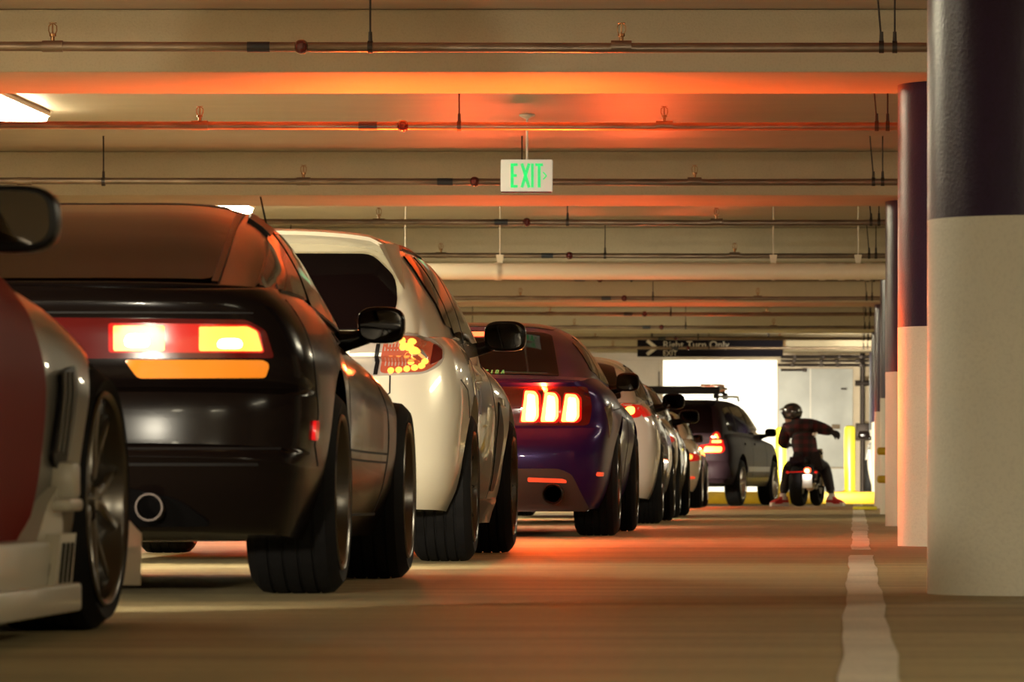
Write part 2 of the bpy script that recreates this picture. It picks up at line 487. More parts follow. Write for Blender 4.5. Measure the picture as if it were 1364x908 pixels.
    def _wheel(s, R, w, rr, style, mat, discs):
        h = w/2; m = MB(); sh = .018
        prof = [(h-.012, rr-.004), (h-.001, rr+.02), (h+.002, (R+rr)/2), (h-.010, R-sh*1.2), (h-.028, R-.004)]
        g = .006; nG = 4
        for k in range(nG):
            a = (h-.045) - (w-.09)*(k+.5)/nG
            prof += [(a+.006, R), (a+.004, R-g), (a-.004, R-g), (a-.006, R)]
        prof += [(-a2, r) for a2, r in prof[:5][::-1]]
        prof += [(-(h-.03), rr-.02), (h-.03, rr-.02)]
        m.lathe(prof, 64, 'X', 0, closed=True)
        wheel = m.build('wheel', M['rubber'], s.root, 30)
        r = MB(); lip = rr-.002
        # barrel with a lip at the outer face
        r.lathe([(h-.002, lip+.002), (h+.003, lip-.003), (h-.001, lip-.012), (h-.006, lip-.016), (h-.012, lip-.010), (h-.012, lip+.002)], 64, 'X', 1, closed=True)
        r.lathe([(h-.008, lip), (h-.006, lip-.016), (h-.03, lip-.022), (h-.06, lip-.035), (-h+.02, lip-.03), (-h+.01, lip), (-h+.015, lip+.002), (h-.01, lip+.002)], 64, 'X', 0, closed=True)
        hub = h-.035 if style != 'dish' else h-.085
        r.lathe([(hub+.012, 0), (hub+.010, .028), (hub-.004, .034), (hub-.008, .065), (hub-.04, .07), (hub-.06, 0)], 32, 'X', 0)
        def spoke(a, w0, w1, bow=0.0, r0=.05, r1=None, xo=None, xi=None):
            r1 = r1 or lip-.018; n = 7; vs = []; fs = []
            for i in range(n):
                t = i/(n-1); rad = r0+(r1-r0)*t; ww = w0+(w1-w0)*t; ang = a+bow*math.sin(t*PI*.5)
                x1 = (xi if xi is not None else hub)+((xo if xo is not None else h-.022)-(xi if xi is not None else hub))*t**1.6
                c, sn = math.cos(ang), math.sin(ang)
                for dx, dw in ((0,-.34),(.006,-.18),(.006,.18),(0,.34),(-.028,.5),(-.028,-.5)):
                    vs.append((x1+dx-.002, rad*c - dw*ww*sn, rad*sn + dw*ww*c))
            for i in range(n-1):
                for k in range(6):
                    k2 = (k+1) % 6; fs.append((i*6+k, i*6+k2, (i+1)*6+k2, (i+1)*6+k))
            fs.append(list(range(6))[::-1]); fs.append([(n-1)*6+k for k in range(6)])
            r.add(vs, fs, 1)
        if style == 'five':
            for k in range(5):
                a = 2*PI*k/5; spoke(a, .055, .04)
        if style == 'twin':
            for k in range(5):
                a = 2*PI*k/5
                spoke(a-.05, .060, .036, -.24); spoke(a+.05, .060, .036, .24)
        if style == 'six':
            for k in range(6): spoke(2*PI*k/6, .05, .032)
        if style == 'ten':
            for k in range(10): spoke(2*PI*k/10, .028, .02)
        if style == 'dish':
            for k in range(6):
                a = 2*PI*k/6; spoke(a-.05, .04, .03, -.18, r1=lip-.05, xo=h-.065); spoke(a+.05, .04, .03, .18, r1=lip-.05, xo=h-.065)
            for k in range(24):
                a = 2*PI*k/24; r.lathe([(h-.066,0),(h-.055,.004),(h-.07,.005)], 8, 'X', 0, Matrix.Translation((0,(lip-.045)*math.cos(a),(lip-.045)*math.sin(a))))
        for k in range(5):
            a = 2*PI*k/5+.3; r.lathe([(hub+.004,0),(hub+.003,.007),(hub-.01,.008)], 8, 'X', 0, Matrix.Translation((0,.048*math.cos(a),.048*math.sin(a))))
        r.build('rim', [mat, M['silver_rim']], wheel, 35)
        if discs:
            d = MB(); d.lathe([(hub-.07,.05),(hub-.07,rr*.72),(hub-.09,rr*.72),(hub-.09,.05)], 40, 'X', closed=True)
            d.build('brake_disc', M['disc'], wheel)
        return wheel
    # --- door mirrors
    def mirror(s, y, z, xin, wdt, hgt, dep=.10, paint=None, both=True, tilt=0, stalk=.08):
        for sd in ((1, -1) if both else (1,)):
            xc = sd*(xin+wdt/2)
            m = MB(); m.ellipsoid((xc, y+dep*.35, z), (wdt/2, dep*.75, hgt/2), 3.2, 36, 20)
            # flatten the side that faces back
            for v in m.v:
                if v.y < y: v.y = y + (v.y-y)*.12
            m.tube([(sd*(xin-stalk), y+.06, z-hgt*.46), (sd*(xin-.01), y+.05, z-hgt*.38), (sd*(xin+wdt*.25), y+.05, z-hgt*.25)], [.045,.032,.03], 10)
            o = m.build('side_mirror', paint or s.sp['paint'], s.root, 60)
            gm = MB(); K = 32; pts = []
            for k in range(K):
                t = 2*PI*k/K; e = 2/3.4
                pts.append((xc+wdt*.425*math.copysign(abs(math.cos(t))**e, math.cos(t)), z+hgt*.40*math.copysign(abs(math.sin(t))**e, math.sin(t))))
            yb = y-dep*.055
            vs = [(a, yb-.004 + (a-xc)*sd*-.02, b) for a, b in pts] + [(a, yb+.03, b) for a, b in pts]
            gm.add(vs, [list(range(K))[::-1]] + [(i, (i+1) % K, K+(i+1) % K, K+i) for i in range(K)])
            gm.build('mirror_glass', M['mirror_glass'], o, 30)
    def lamp_light(s, x, z, y, w, h, power, col=(1,.09,.02), both=True, tilt=.0):
        for sd in ((1,-1) if both else (1,)):
            la = bpy.data.lights.new('tail_lamp_light', 'SPOT'); la.spot_size = math.radians(165); la.spot_blend = 1; la.shadow_soft_size = .02
            la.energy = power*3; la.color = col
            o = bpy.data.objects.new('tail_lamp_light', la); C.objects.link(o); o.parent = s.root
            o.location = (sd*x, y, z); o.rotation_euler = (-PI/2 + tilt, 0, 0)
    def head_light(s, x, z, y, power, tilt=-.05, size=1.2, col=(1,.90,.70)):
        for sd in (1,-1):
            la = bpy.data.lights.new('headlamp_light', 'SPOT'); la.energy = power; la.spot_size = size; la.spot_blend = .6; la.shadow_soft_size = .05; la.color = col
            o = bpy.data.objects.new('headlamp_light', la); C.objects.link(o); o.parent = s.root
            o.location = (sd*x, y, z); o.rotation_euler = (PI/2 + tilt, 0, 0)
    def heads(s, z0, z1, x0, x1, power=60, lit=True, tilt=-.05, size=1.2):
        poly = rnd([(x0, z0), (x1, z0+.02), (x1-.01, z1), (x0+.03, z1-.02)], .03)
        s.patch('headlamp', poly, 'F', M['head_lit'] if lit else M['lens_clear'], .006, .04, .01, both=True)
        y = s.sp['nose']+.03
        if power: s.head_light((x0+x1)/2, (z0+z1)/2, y, power, tilt, size)
    def grille(s, z0, z1, x): s.patch('grille', rnd([(-x, z0), (x, z0), (x*.9, z1), (-x*.9, z1)], .03), 'F', M['black_trim'], .005, .05)
    def part(s, name, mb, mat, ang=35): return mb.build(name, mat, s.root, ang)
def mir(poly): return [(-a, b) for a, b in poly][::-1]
# ------------------------------------------------------------------ the cars, nearest first
# 1: silver car with a body kit, only its right front corner is in the frame
def car_silver():
    c = Car('sports_car', 'silver grey sports car with vented front fender and cream side skirt, nearest at left edge', 'car', (-2.655, 10.0, 0), 0, dict(
        paint=M['paint_silver'], tail=-.85, nose=3.3, wb=2.5, wr=.312, arch=.345,
        zt=[(-.85,.86),(-.3,.88),(.5,.90),(1.2,.88),(1.6,.865),(2.0,.815),(2.5,.725),(2.9,.63),(3.3,.52)],
        zb=[(-.85,.24),(-.4,.17),(.5,.15),(2.0,.15),(2.9,.13),(3.3,.14)],
        wid=[(-.85,.80),(-.3,.88),(.2,.88),(.7,.83),(1.3,.815),(1.9,.825),(2.15,.865),(2.5,.885),(2.85,.87),(3.3,.78)],
        rear=[(.24,.12),(.45,0),(.7,.02),(.86,.08)], front=[(.14,.0),(.3,.02),(.52,.12)], crown=[(-.85,.02),(1.5,.06),(3.3,.04)],
        side=[(0,.93),(.15,.97),(.35,.99),(.6,1),(.8,.97),(.92,.91),(1,.82)],
        roof=[(-.3,.80),(.0,1.0),(.4,1.15),(.8,1.18),(1.1,1.12),(1.6,.88),(1.8,.74)], cab=[(-.3,.6),(.5,.68),(1.4,.68),(1.8,.6)], tumble=.4))
    s = c.patch; s('side_window', rnd([(.15,.90),(.35,1.08),(.95,1.09),(1.45,.88)],.03), 'R', M['glass'], both=True)
    s('windscreen', [(-.55,1.55+.1),(.55,1.65),(.45,1.15),(-.45,1.15)], 'T', M['glass'])
    s('rear_window', [(-.5,-.2),(.5,-.2),(.42,.25),(-.42,.25)], 'T', M['glass'])
    s('door', rnd([(.55,.22),(1.70,.20),(1.78,.32),(1.83,.50),(1.82,.66),(1.74,.80),(.55,.83),(.50,.5)],.06), 'R', M['door_red'], .010, .04, both=True, label='deep red door of the silver car')
    c.line('panel_gap', [(1.74,.80),(1.83,.66),(1.845,.50),(1.79,.30),(1.70,.18)], 'R', .014)
    # vent behind the front wheel
    s('fender_vent', rnd([(1.93,.405),(2.02,.36),(2.10,.62),(1.99,.60)],.02), 'R', M['black_trim'], .012, .03, both=True)
    for k in range(3):
        c.line('vent_slat', [(1.955+.03*k,.42),(2.00+.03*k,.60)], 'R', .006, M['paint_silver'], .018)
    # body kit: skirt with upright fins, step and block in front of the wheel
    for sd in (1,-1):
        m = MB(); T = Matrix.Scale(sd, 4, (1,0,0))
        m.box((.755,1.0,.150),(.20,1.90,.145),0,.012,T); m.box((.765,1.0,.090),(.24,2.04,.065),0,.008,T)
        m.extrude([(1.62,.21),(2.02,.21),(2.03,.26),(1.96,.34),(1.80,.30)], .70, .84, 'YZ', 0, T)
        m.box((.845,1.98,.30),(.07,.20,.030),0,.01,T)
        m.box((.845,2.02,.355),(.06,.10,.085),0,.012,T)
        o = m.build('side_skirt', M['skirt'], c.root); o['label'] = 'cream side skirt'
        f = MB()
        f.extrude([(1.70,.12),(1.95,.12),(2.02,.235),(1.78,.235)], .80, .872, 'YZ', 0, T); f.build('skirt_end', M['skirt'], o)
        for k in range(3):
            f = MB(); f.extrude([(1.755+.065*k,.125),(1.775+.065*k,.125),(1.835+.065*k,.215),(1.815+.065*k,.215)], .868, .876, 'YZ', 0, T); f.build('skirt_slot', M['well'], o)
            f = MB(); xs = .800+.022*k; f.add([(xs,1.695,.125),(xs+.010,1.695,.125),(xs+.016,1.775,.215),(xs+.006,1.775,.215),(xs,1.705,.125),(xs+.010,1.705,.125),(xs+.016,1.785,.215),(xs+.006,1.785,.215)], [(0,1,2,3),(7,6,5,4),(0,4,5,1),(1,5,6,2),(2,6,7,3),(3,7,4,0)], 0, T); f.build('skirt_slot', M['well'], o)
    m = MB()
    m.extrude([(2.85,.10),(3.30,.09),(3.32,.22),(3.0,.27),(2.90,.345),(2.86,.32)], -.845, .845, 'YZ'); m.build('front_lip', M['skirt'], c.root)
    c.heads(.48,.58,.45,.72,120, tilt=-.02); c.grille(.2,.36,.5)
    s('tail_lamp', rnd([(.35,.62),(.70,.62),(.72,.74),(.35,.76)],.03), 'B', M['lens_red'], both=True)
    s('number_plate', [(-.15,.42),(.15,.42),(.15,.56),(-.15,.56)], 'B', M['plate_white'])
    c.wheels(.875, .25, .256, 'twin', M['mid_rim'], steer=-2.5)
    c.mirror(1.22, .915, .735, .215, .145, .11, paint=M['black_trim'])
    return c
# 2: black wedge coupe
def car_black():
    c = Car('sports_car', 'black wedge shaped coupe with wide lit tail lamps, second car in the queue', 'car', (-2.515, 16.5, 0), 0, dict(
        paint=M['paint_black'], tail=-.98, nose=3.38, wb=2.45, wr=.317, arch=.355, arch_up=.03,
        zt=[(-.98,.915),(-.6,.935),(0,.93),(.6,.895),(1.2,.85),(1.8,.80),(2.4,.72),(3.0,.62),(3.38,.52)],
        zb=[(-.98,.25),(-.75,.20),(-.3,.17),(.5,.16),(2.0,.16),(3.0,.17),(3.38,.19)],
        wid=[(-.98,.84),(-.6,.885),(-.1,.905),(.35,.89),(.7,.865),(1.3,.855),(1.8,.865),(2.2,.89),(2.5,.895),(2.9,.87),(3.38,.78)],
        rear=[(.25,.20),(.33,.07),(.415,.012),(.425,.0),(.462,.030),(.474,.058),(.58,.062),(.625,.07),(.64,.11),(.66,.075),(.70,.06),(.80,.055),(.84,.045),(.885,.03),(.915,.05)],
        front=[(.19,.05),(.3,0),(.42,.03),(.52,.14)], extra=[.405,.415,.42,.425,.43,.445,.462,.468,.474,.48,.62,.632,.64,.648,.66], cr=.30, nr=3.6,
        side=[(0,.90),(.14,.95),(.3,.985),(.5,1),(.68,.995),(.82,.965),(.93,.91),(1,.85)], crown=[(-.98,.012),(0,.03),(2,.05),(3.38,.04)],
        roof=[(-.80,.915),(-.5,1.00),(-.1,1.115),(.3,1.205),(.7,1.255),(1.05,1.27),(1.4,1.25),(1.75,1.13),(2.15,.94),(2.4,.76)],
        cab=[(-.8,.66),(-.4,.70),(.3,.74),(1.2,.745),(1.9,.74),(2.4,.62)], tumble=.47, cab_n=6.5))
    s = c.patch
    s('rear_window', rnd([(-.575,-.66),(.575,-.66),(.55,-.1),(.51,.52),(-.51,.52),(-.55,-.1)],.06), 'T', M['glass'], .010, .028)
    w = s('quarter_window', rnd([(-.48,.945),(-.10,1.03),(.30,1.12),(.66,1.165),(.78,.94),(.2,.95)],.04), 'R', M['glass_light'], .009, .028, both=True)
    s('side_window', rnd([(.86,.93),(.80,1.165),(1.10,1.18),(1.35,1.155),(1.70,1.03),(1.98,.88)],.03), 'R', M['glass_light'], .009, .028, both=True)
    c.line('roof_rail', [(.5,1.165),(.8,1.195),(1.2,1.20),(1.5,1.155),(1.85,.99),(2.12,.86)], 'R', .055, M['black_trim'], .012)
    c.line('window_edge', [(.585,-.68),(.56,-.1),(.52,.54)], 'T', .020, M['black_trim'], .012)
    c.line('window_edge', [(-.52,.54),(.52,.54)], 'T', .022, M['black_trim'], .012, both=False)
    c.line('window_trim', [(-.5,.935),(.2,.93),(1.2,.915),(2.1,.865)], 'R', .014, M['black_trim'], .008)
    s('windscreen', rnd([(-.60,2.15),(.60,2.15),(.47,1.52),(-.47,1.52)],.06), 'T', M['glass'])
    s('roof_panel', rnd([(.06,.75),(.42,.75),(.42,1.35),(.06,1.35)],.04), 'T', M['glass'], .006, .05, both=True)
    # tail lamps: red band with two lit cells, orange strip below
    band = rnd([(.10,.715),(.78,.718),(.755,.80),(.70,.832),(.10,.838)],.012)
    o = s('tail_lamp', band, 'B', M['lens_dark'], .004, .03, both=True)
    for mrr in (1,-1):
        q = (lambda p: p) if mrr == 1 else mir
        for a, b, name, mt, of in (
            ([(.30,.733),(.752,.733),(.735,.80),(.705,.818),(.30,.822)], .01, 'red_lens', 'lens_red', .008),
            ([(.315,.738),(.465,.738),(.465,.815),(.315,.815)], .006, 'lit_cell', 'led_orange', .012),
            ([(.565,.738),(.745,.738),(.728,.797),(.70,.812),(.565,.812)], .006, 'lit_cell', 'led_orange', .012),
            ([(.345,.748),(.425,.748),(.42,.79),(.35,.79)], .025, 'lit_core', 'brake_white', .0145),
            ([(.615,.745),(.69,.745),(.685,.775),(.62,.775)], .02, 'lit_core', 'brake_white', .0145)):
            s(name, q(rnd(a, b)), 'B', M[mt], of, .03, .005, parent=o)
        s('amber_lens', q(rnd([(.385,.66),(.755,.662),(.765,.70),(.75,.712),(.345,.712)],.012)), 'B', M['lens_amber'], .008, .03, parent=o)
    s('centre_garnish', [(-.09,.715),(.09,.715),(.09,.838),(-.09,.838)], 'B', M['lens_dark'], .004, .03)
    c.line('spoiler_gap', [(-.72,.852),(.72,.852)], 'B', .004, M['seam'], .002, both=False)
    c.line('bumper_gap', [(-.80,.448),(.80,.448)], 'B', .006, both=False)
    c.line('bumper_crease', [(-.74,.402),(.74,.402)], 'B', .008, M['seam'], .002, both=False)
    s('bumper_recess', rnd([(-.60,.22),(.60,.22),(.50,.30),(.30,.345),(-.30,.345),(-.50,.30)],.04), 'B', M['well'], .006, .04)
    # rear wing lip along the tail
    m = MB(); pts = []
    for i in range(25):
        x = -.72+1.44*i/24; pts.append((x, -.90+.16*abs(x/.72)**3.2, .935-.012*abs(x/.72)**4))
    m.tube(pts, .011, 8); c.part('spoiler', m, M['paint_black'])
    s('number_plate', rnd([(-.17,.50),(.17,.50),(.17,.60),(-.17,.60)],.01), 'B', M['plate_white'])
    s('side_marker', rnd([(-.66,.475),(-.615,.475),(-.615,.535),(-.66,.535)],.014), 'R', M['marker_red'], .012, .02, both=True)
    c.line('panel_gap', [(.62,.92),(.60,.62),(.64,.40),(.68,.25)], 'R', .007)
    c.line('panel_gap', [(1.95,.80),(1.97,.55),(1.93,.36),(1.90,.24)], 'R', .007)
    c.line('panel_gap', [(.60,.24),(1.95,.235)], 'R', .008)
    c.line('panel_gap', [(-.60,.90),(-.62,.70),(-.58,.56),(-.60,.46),(-.50,.40)], 'R', .006)
    c.line('side_crease', [(.63,.455),(1.95,.445)], 'R', .007)
    c.line('side_crease', [(.63,.425),(1.95,.415)], 'R', .007)
    s('door_handle', rnd([(.70,.80),(.86,.80),(.86,.835),(.70,.835)],.012), 'R', M['black_trim'], .012, .03, both=True)
    # exhaust pipes and axle seen under the bumper
    for sd in (1,-1):
        m = MB(); m.lathe([(-.93,.042),(-.93,.036),(-.80,.036),(-.6,.04),(-.6,.042)], 24, 'Y', 0, Matrix.Translation((sd*.42,0,.275)), closed=True)
        c.part('exhaust_pipe', m, M['dark_metal'])
    m = MB(); m.tube([(-.72,0,.30),(.72,0,.30)], .045, 12); m.box((0,0,.28),(.30,.35,.2),0,.04); c.part('rear_axle', m, M['well'])
    m = MB(); m.box((0,-.45,.27),(1.0,.28,.13),0,.05); c.part('silencer', m, M['dark_metal'])
    c.wheels(.905, .275, .245, 'dish', M['mid_rim'], fw=.262)
    c.mirror(1.83, .895, .775, .165, .128, .10, paint=M['paint_black'])
    m = MB(); m.tube([(.555,1.0,1.19),(.538,.95,1.295)], [.004,.003], 6); c.part('aerial', m, M['black_trim'])
    c.heads(.44,.53,.40,.70,160, tilt=-.0); c.grille(.24,.36,.45)
    c.lamp_light(.40,.78,-1.02,.16,.07, .8, tilt=-.8); c.lamp_light(.65,.78,-.98,.16,.07, .8, tilt=-.8)
    return c
# 3: pearl white hatchback
def car_hatch():
    c = Car('hatchback', 'pearl white hatchback with roof spoiler and round orange brake lights, third in the queue', 'car', (-2.565, 22.9, 0), 0, dict(
        paint=M['paint_pearl'], tail=-.84, nose=3.55, wb=2.625, wr=.325, arch=.37, arch_up=.03,
        zt=[(-.84,.93),(-.4,.965),(.2,.96),(1,.94),(1.8,.92),(2.4,.86),(3.0,.78),(3.55,.64)],
        zb=[(-.84,.235),(-.5,.225),(.4,.185),(2.2,.18),(3.0,.2),(3.55,.22)],
        wid=[(-.84,.84),(-.5,.885),(-.1,.905),(.35,.895),(.62,.855),(1.4,.845),(2.0,.855),(2.25,.885),(2.6,.90),(2.95,.885),(3.55,.78)],
        rear=[(.235,.10),(.30,.045),(.42,0),(.55,.012),(.66,.03),(.80,.055),(.93,.09)], front=[(.22,.04),(.4,0),(.64,.14)], cr=.36, nr=2.9,
        side=[(0,.90),(.12,.95),(.25,.975),(.45,.99),(.62,1),(.8,.985),(.92,.955),(1,.90)], crown=[(-.84,.02),(2,.03),(3.55,.05)],
        roof=[(-.80,.92),(-.72,1.02),(-.62,1.20),(-.50,1.33),(-.38,1.395),(-.1,1.425),(.5,1.44),(1.1,1.425),(1.5,1.37),(1.9,1.21),(2.35,.96),(2.6,.82)],
        cab=[(-.8,.70),(-.5,.765),(0,.80),(1.0,.805),(1.9,.80),(2.6,.68)], tumble=.38, cab_n=5.6,
        flares=[(0,.55,.32,.14,.012),(2.625,.55,.34,.14,.012)]))
    s = c.patch
    s('rear_window', rnd([(-.60,1.01),(-.54,.985),(.54,.985),(.60,1.01),(.625,1.10),(.605,1.21),(.50,1.31),(-.50,1.31),(-.605,1.21),(-.625,1.10)],.04), 'B', M['glass'], .010, .028)
    s('quarter_window', rnd([(-.30,1.315),(-.02,1.32),(.36,1.02),(.05,1.03),(-.28,1.20)],.05), 'R', M['glass_light'], .009, .028, both=True)
    s('rear_door_window', rnd([(.08,1.325),(.92,1.325),(.92,.985),(.43,.985)],.03), 'R', M['glass_light'], .009, .028, both=True)
    s('front_door_window', rnd([(.99,1.325),(1.40,1.295),(1.75,1.17),(2.05,.985),(.99,.985)],.03), 'R', M['glass_light'], .009, .028, both=True)
    c.line('window_trim', [(-.38,1.33),(-.1,1.362),(.6,1.37),(1.2,1.355),(1.5,1.30),(1.85,1.17),(2.2,.96)], 'R', .022, M['black_trim'], .008)
    c.line('door_pillar', [(.955,1.37),(.955,.97)], 'R', .05, M['black_trim'], .007)
    s('windscreen', rnd([(-.66,2.35),(.66,2.35),(.55,1.5),(-.55,1.5)],.06), 'T', M['glass'])
    # roof spoiler with side fins
    m = MB(); pts = []; N = 20
    for i in range(N+1):
        x = -.56+1.12*i/N; k = abs(x/.56)
        pts.append((x, k))
    vs = []; fs = []
    for x, k in pts:
        z = 1.412-.035*k**3; yb = -.66+.07*k**3
        if k > .9: z -= .02
        vs += [(x, yb, z-.02), (x, yb-.01, z-.004), (x, yb+.02, z+.006), (x, yb+.40, z+.004), (x, yb+.40, z-.06), (x, yb+.10, z-.045)]
    for i in range(N):
        for k in range(6): fs.append((i*6+k, i*6+(k+1) % 6, (i+1)*6+(k+1) % 6, (i+1)*6+k))
    fs += [tuple(range(6))[::-1], tuple(N*6+k for k in range(6))]
    m.add(vs, fs)
    for sd in (1,-1):
        m.add([(sd*.535,-.60,1.36),(sd*.56,-.60,1.355),(sd*.635,-.66,1.19),(sd*.65,-.60,1.16),(sd*.60,-.30,1.365),(sd*.52,-.30,1.36)], [(0,1,3,2),(1,4,3),(0,2,5),(2,3,5),(3,4,5),(0,5,4,1)])
    c.part('roof_spoiler', m, M['paint_pearl'], 40)
    s('high_brake_lamp', rnd([(-.12,1.33),(.12,1.33),(.12,1.343),(-.12,1.343)],.004), 'B', M['lens_dark'], .05, .03)
    # tail lamps: clear inner part, dark rib, round leds in a curl
    for sd, q in ((1,lambda p: p),(-1,mir)):
        o = s('tail_lamp', q(rnd([(.44,.785),(.74,.80),(.805,.84),(.815,.895),(.775,.945),(.70,.968),(.46,.962),(.43,.88)],.03)), 'B', M['lens_clear'], .008, .03, .012)
        s('lens', q(rnd([(.553,.80),(.735,.808),(.79,.845),(.798,.89),(.76,.932),(.70,.952),(.585,.95)],.025)), 'B', M['lens_orange_dim'], .013, .03, .004, parent=o)
        s('lens_rib', q([(.528,.795),(.545,.795),(.572,.955),(.555,.955)]), 'B', M['black_trim'], .016, .03, .004, parent=o)
        s('outer_lens', q(rnd([(.755,.835),(.80,.86),(.80,.90),(.765,.925)],.01)), 'B', M['lens_dark'], .0155, .02, .004, parent=o)
        fm = MB()
        for k in range(9):
            x_ = .575+.0135*k; c._patch('f', q([(x_,.83),(x_+.004,.83),(x_+.016,.93),(x_+.012,.93)]), 'B', None, .0155, .05, .003, None, fm)
        fm.build('lens_fluting', M['lens_clear'], o)
        leds = [(.60,.812),(.632,.815),(.664,.819),(.695,.824),(.722,.832)]+[(.68,.848),(.70,.862),(.684,.878),(.70,.894),(.682,.908),(.69,.926)]+[(.655,.93),(.622,.936),(.66,.91),(.735,.85)]
        lm = MB()
        for a, b in leds:
            pl = [(sd*a+.0135*math.cos(2*PI*k/10), b+.0125*math.sin(2*PI*k/10)) for k in range(10)]
            c._patch('led', pl, 'B', None, .018, .02, .005, None, lm)
        lm.build('led_cluster', M['led_orange'], o)
    s('number_plate', rnd([(-.16,.62),(.16,.62),(.16,.74),(-.16,.74)],.01), 'B', M['plate_white'])
    c.line('tailgate_gap', [(-.60,.98),(-.60,.72),(-.45,.62),(.45,.62),(.60,.72),(.60,.98)], 'B', .007, both=False)
    c.line('panel_gap', [(-.46,.78),(-.30,.74),(-.28,.62)], 'R', .006)
    c.line('panel_gap', [(.36,.96),(.44,.72),(.50,.45),(.58,.26)], 'R', .006)
    c.line('panel_gap', [(.955,.97),(.955,.26)], 'R', .006)
    c.line('panel_gap', [(2.02,.95),(2.03,.6),(2.0,.27)], 'R', .006)
    for y in (.62, 1.12):
        s('door_handle', rnd([(y,.80),(y+.17,.80),(y+.17,.83),(y,.83)],.012), 'R', M['paint_pearl'], .02, .03, .02, both=True)
    s('side_sill', rnd([(.40,.16),(2.22,.16),(2.16,.27),(.44,.27)],.03), 'R', M['paint_pearl'], .022, .05, .03, both=True)
    s('fender_trim', rnd([(2.03,.30),(2.12,.30),(2.20,.55),(2.14,.74),(2.06,.60)],.02), 'R', M['black_trim'], .006, .04, both=True)
    s('side_repeater', rnd([(2.13,.745),(2.27,.735),(2.27,.70),(2.13,.71)],.01), 'R', M['lens_clear'], .010, .03, both=True)
    m = MB(); m.box((0,-.62,.235),(1.0,.28,.10),0,.02)
    for sd in (1,-1):
        for k in (0,.13): m.lathe([(-.90,.045),(-.90,.038),(-.76,.038),(-.6,.045)], 20, 'Y', 0, Matrix.Translation((sd*(.38+k),.04,.25)))
    c.part('exhaust', m, M['dark_metal'])
    c.wheels(.905, .26, .24, 'ten', M['dark_rim'])
    c.mirror(2.03, 1.035, .80, .20, .145, .11, paint=M['paint_black'])
    c.heads(.62,.74,.48,.74,90, tilt=-.05); c.grille(.3,.5,.5)
    c.lamp_light(.69,.88,-.88,.16,.12, 8, (1,.10,.02), tilt=-.45)
    return c
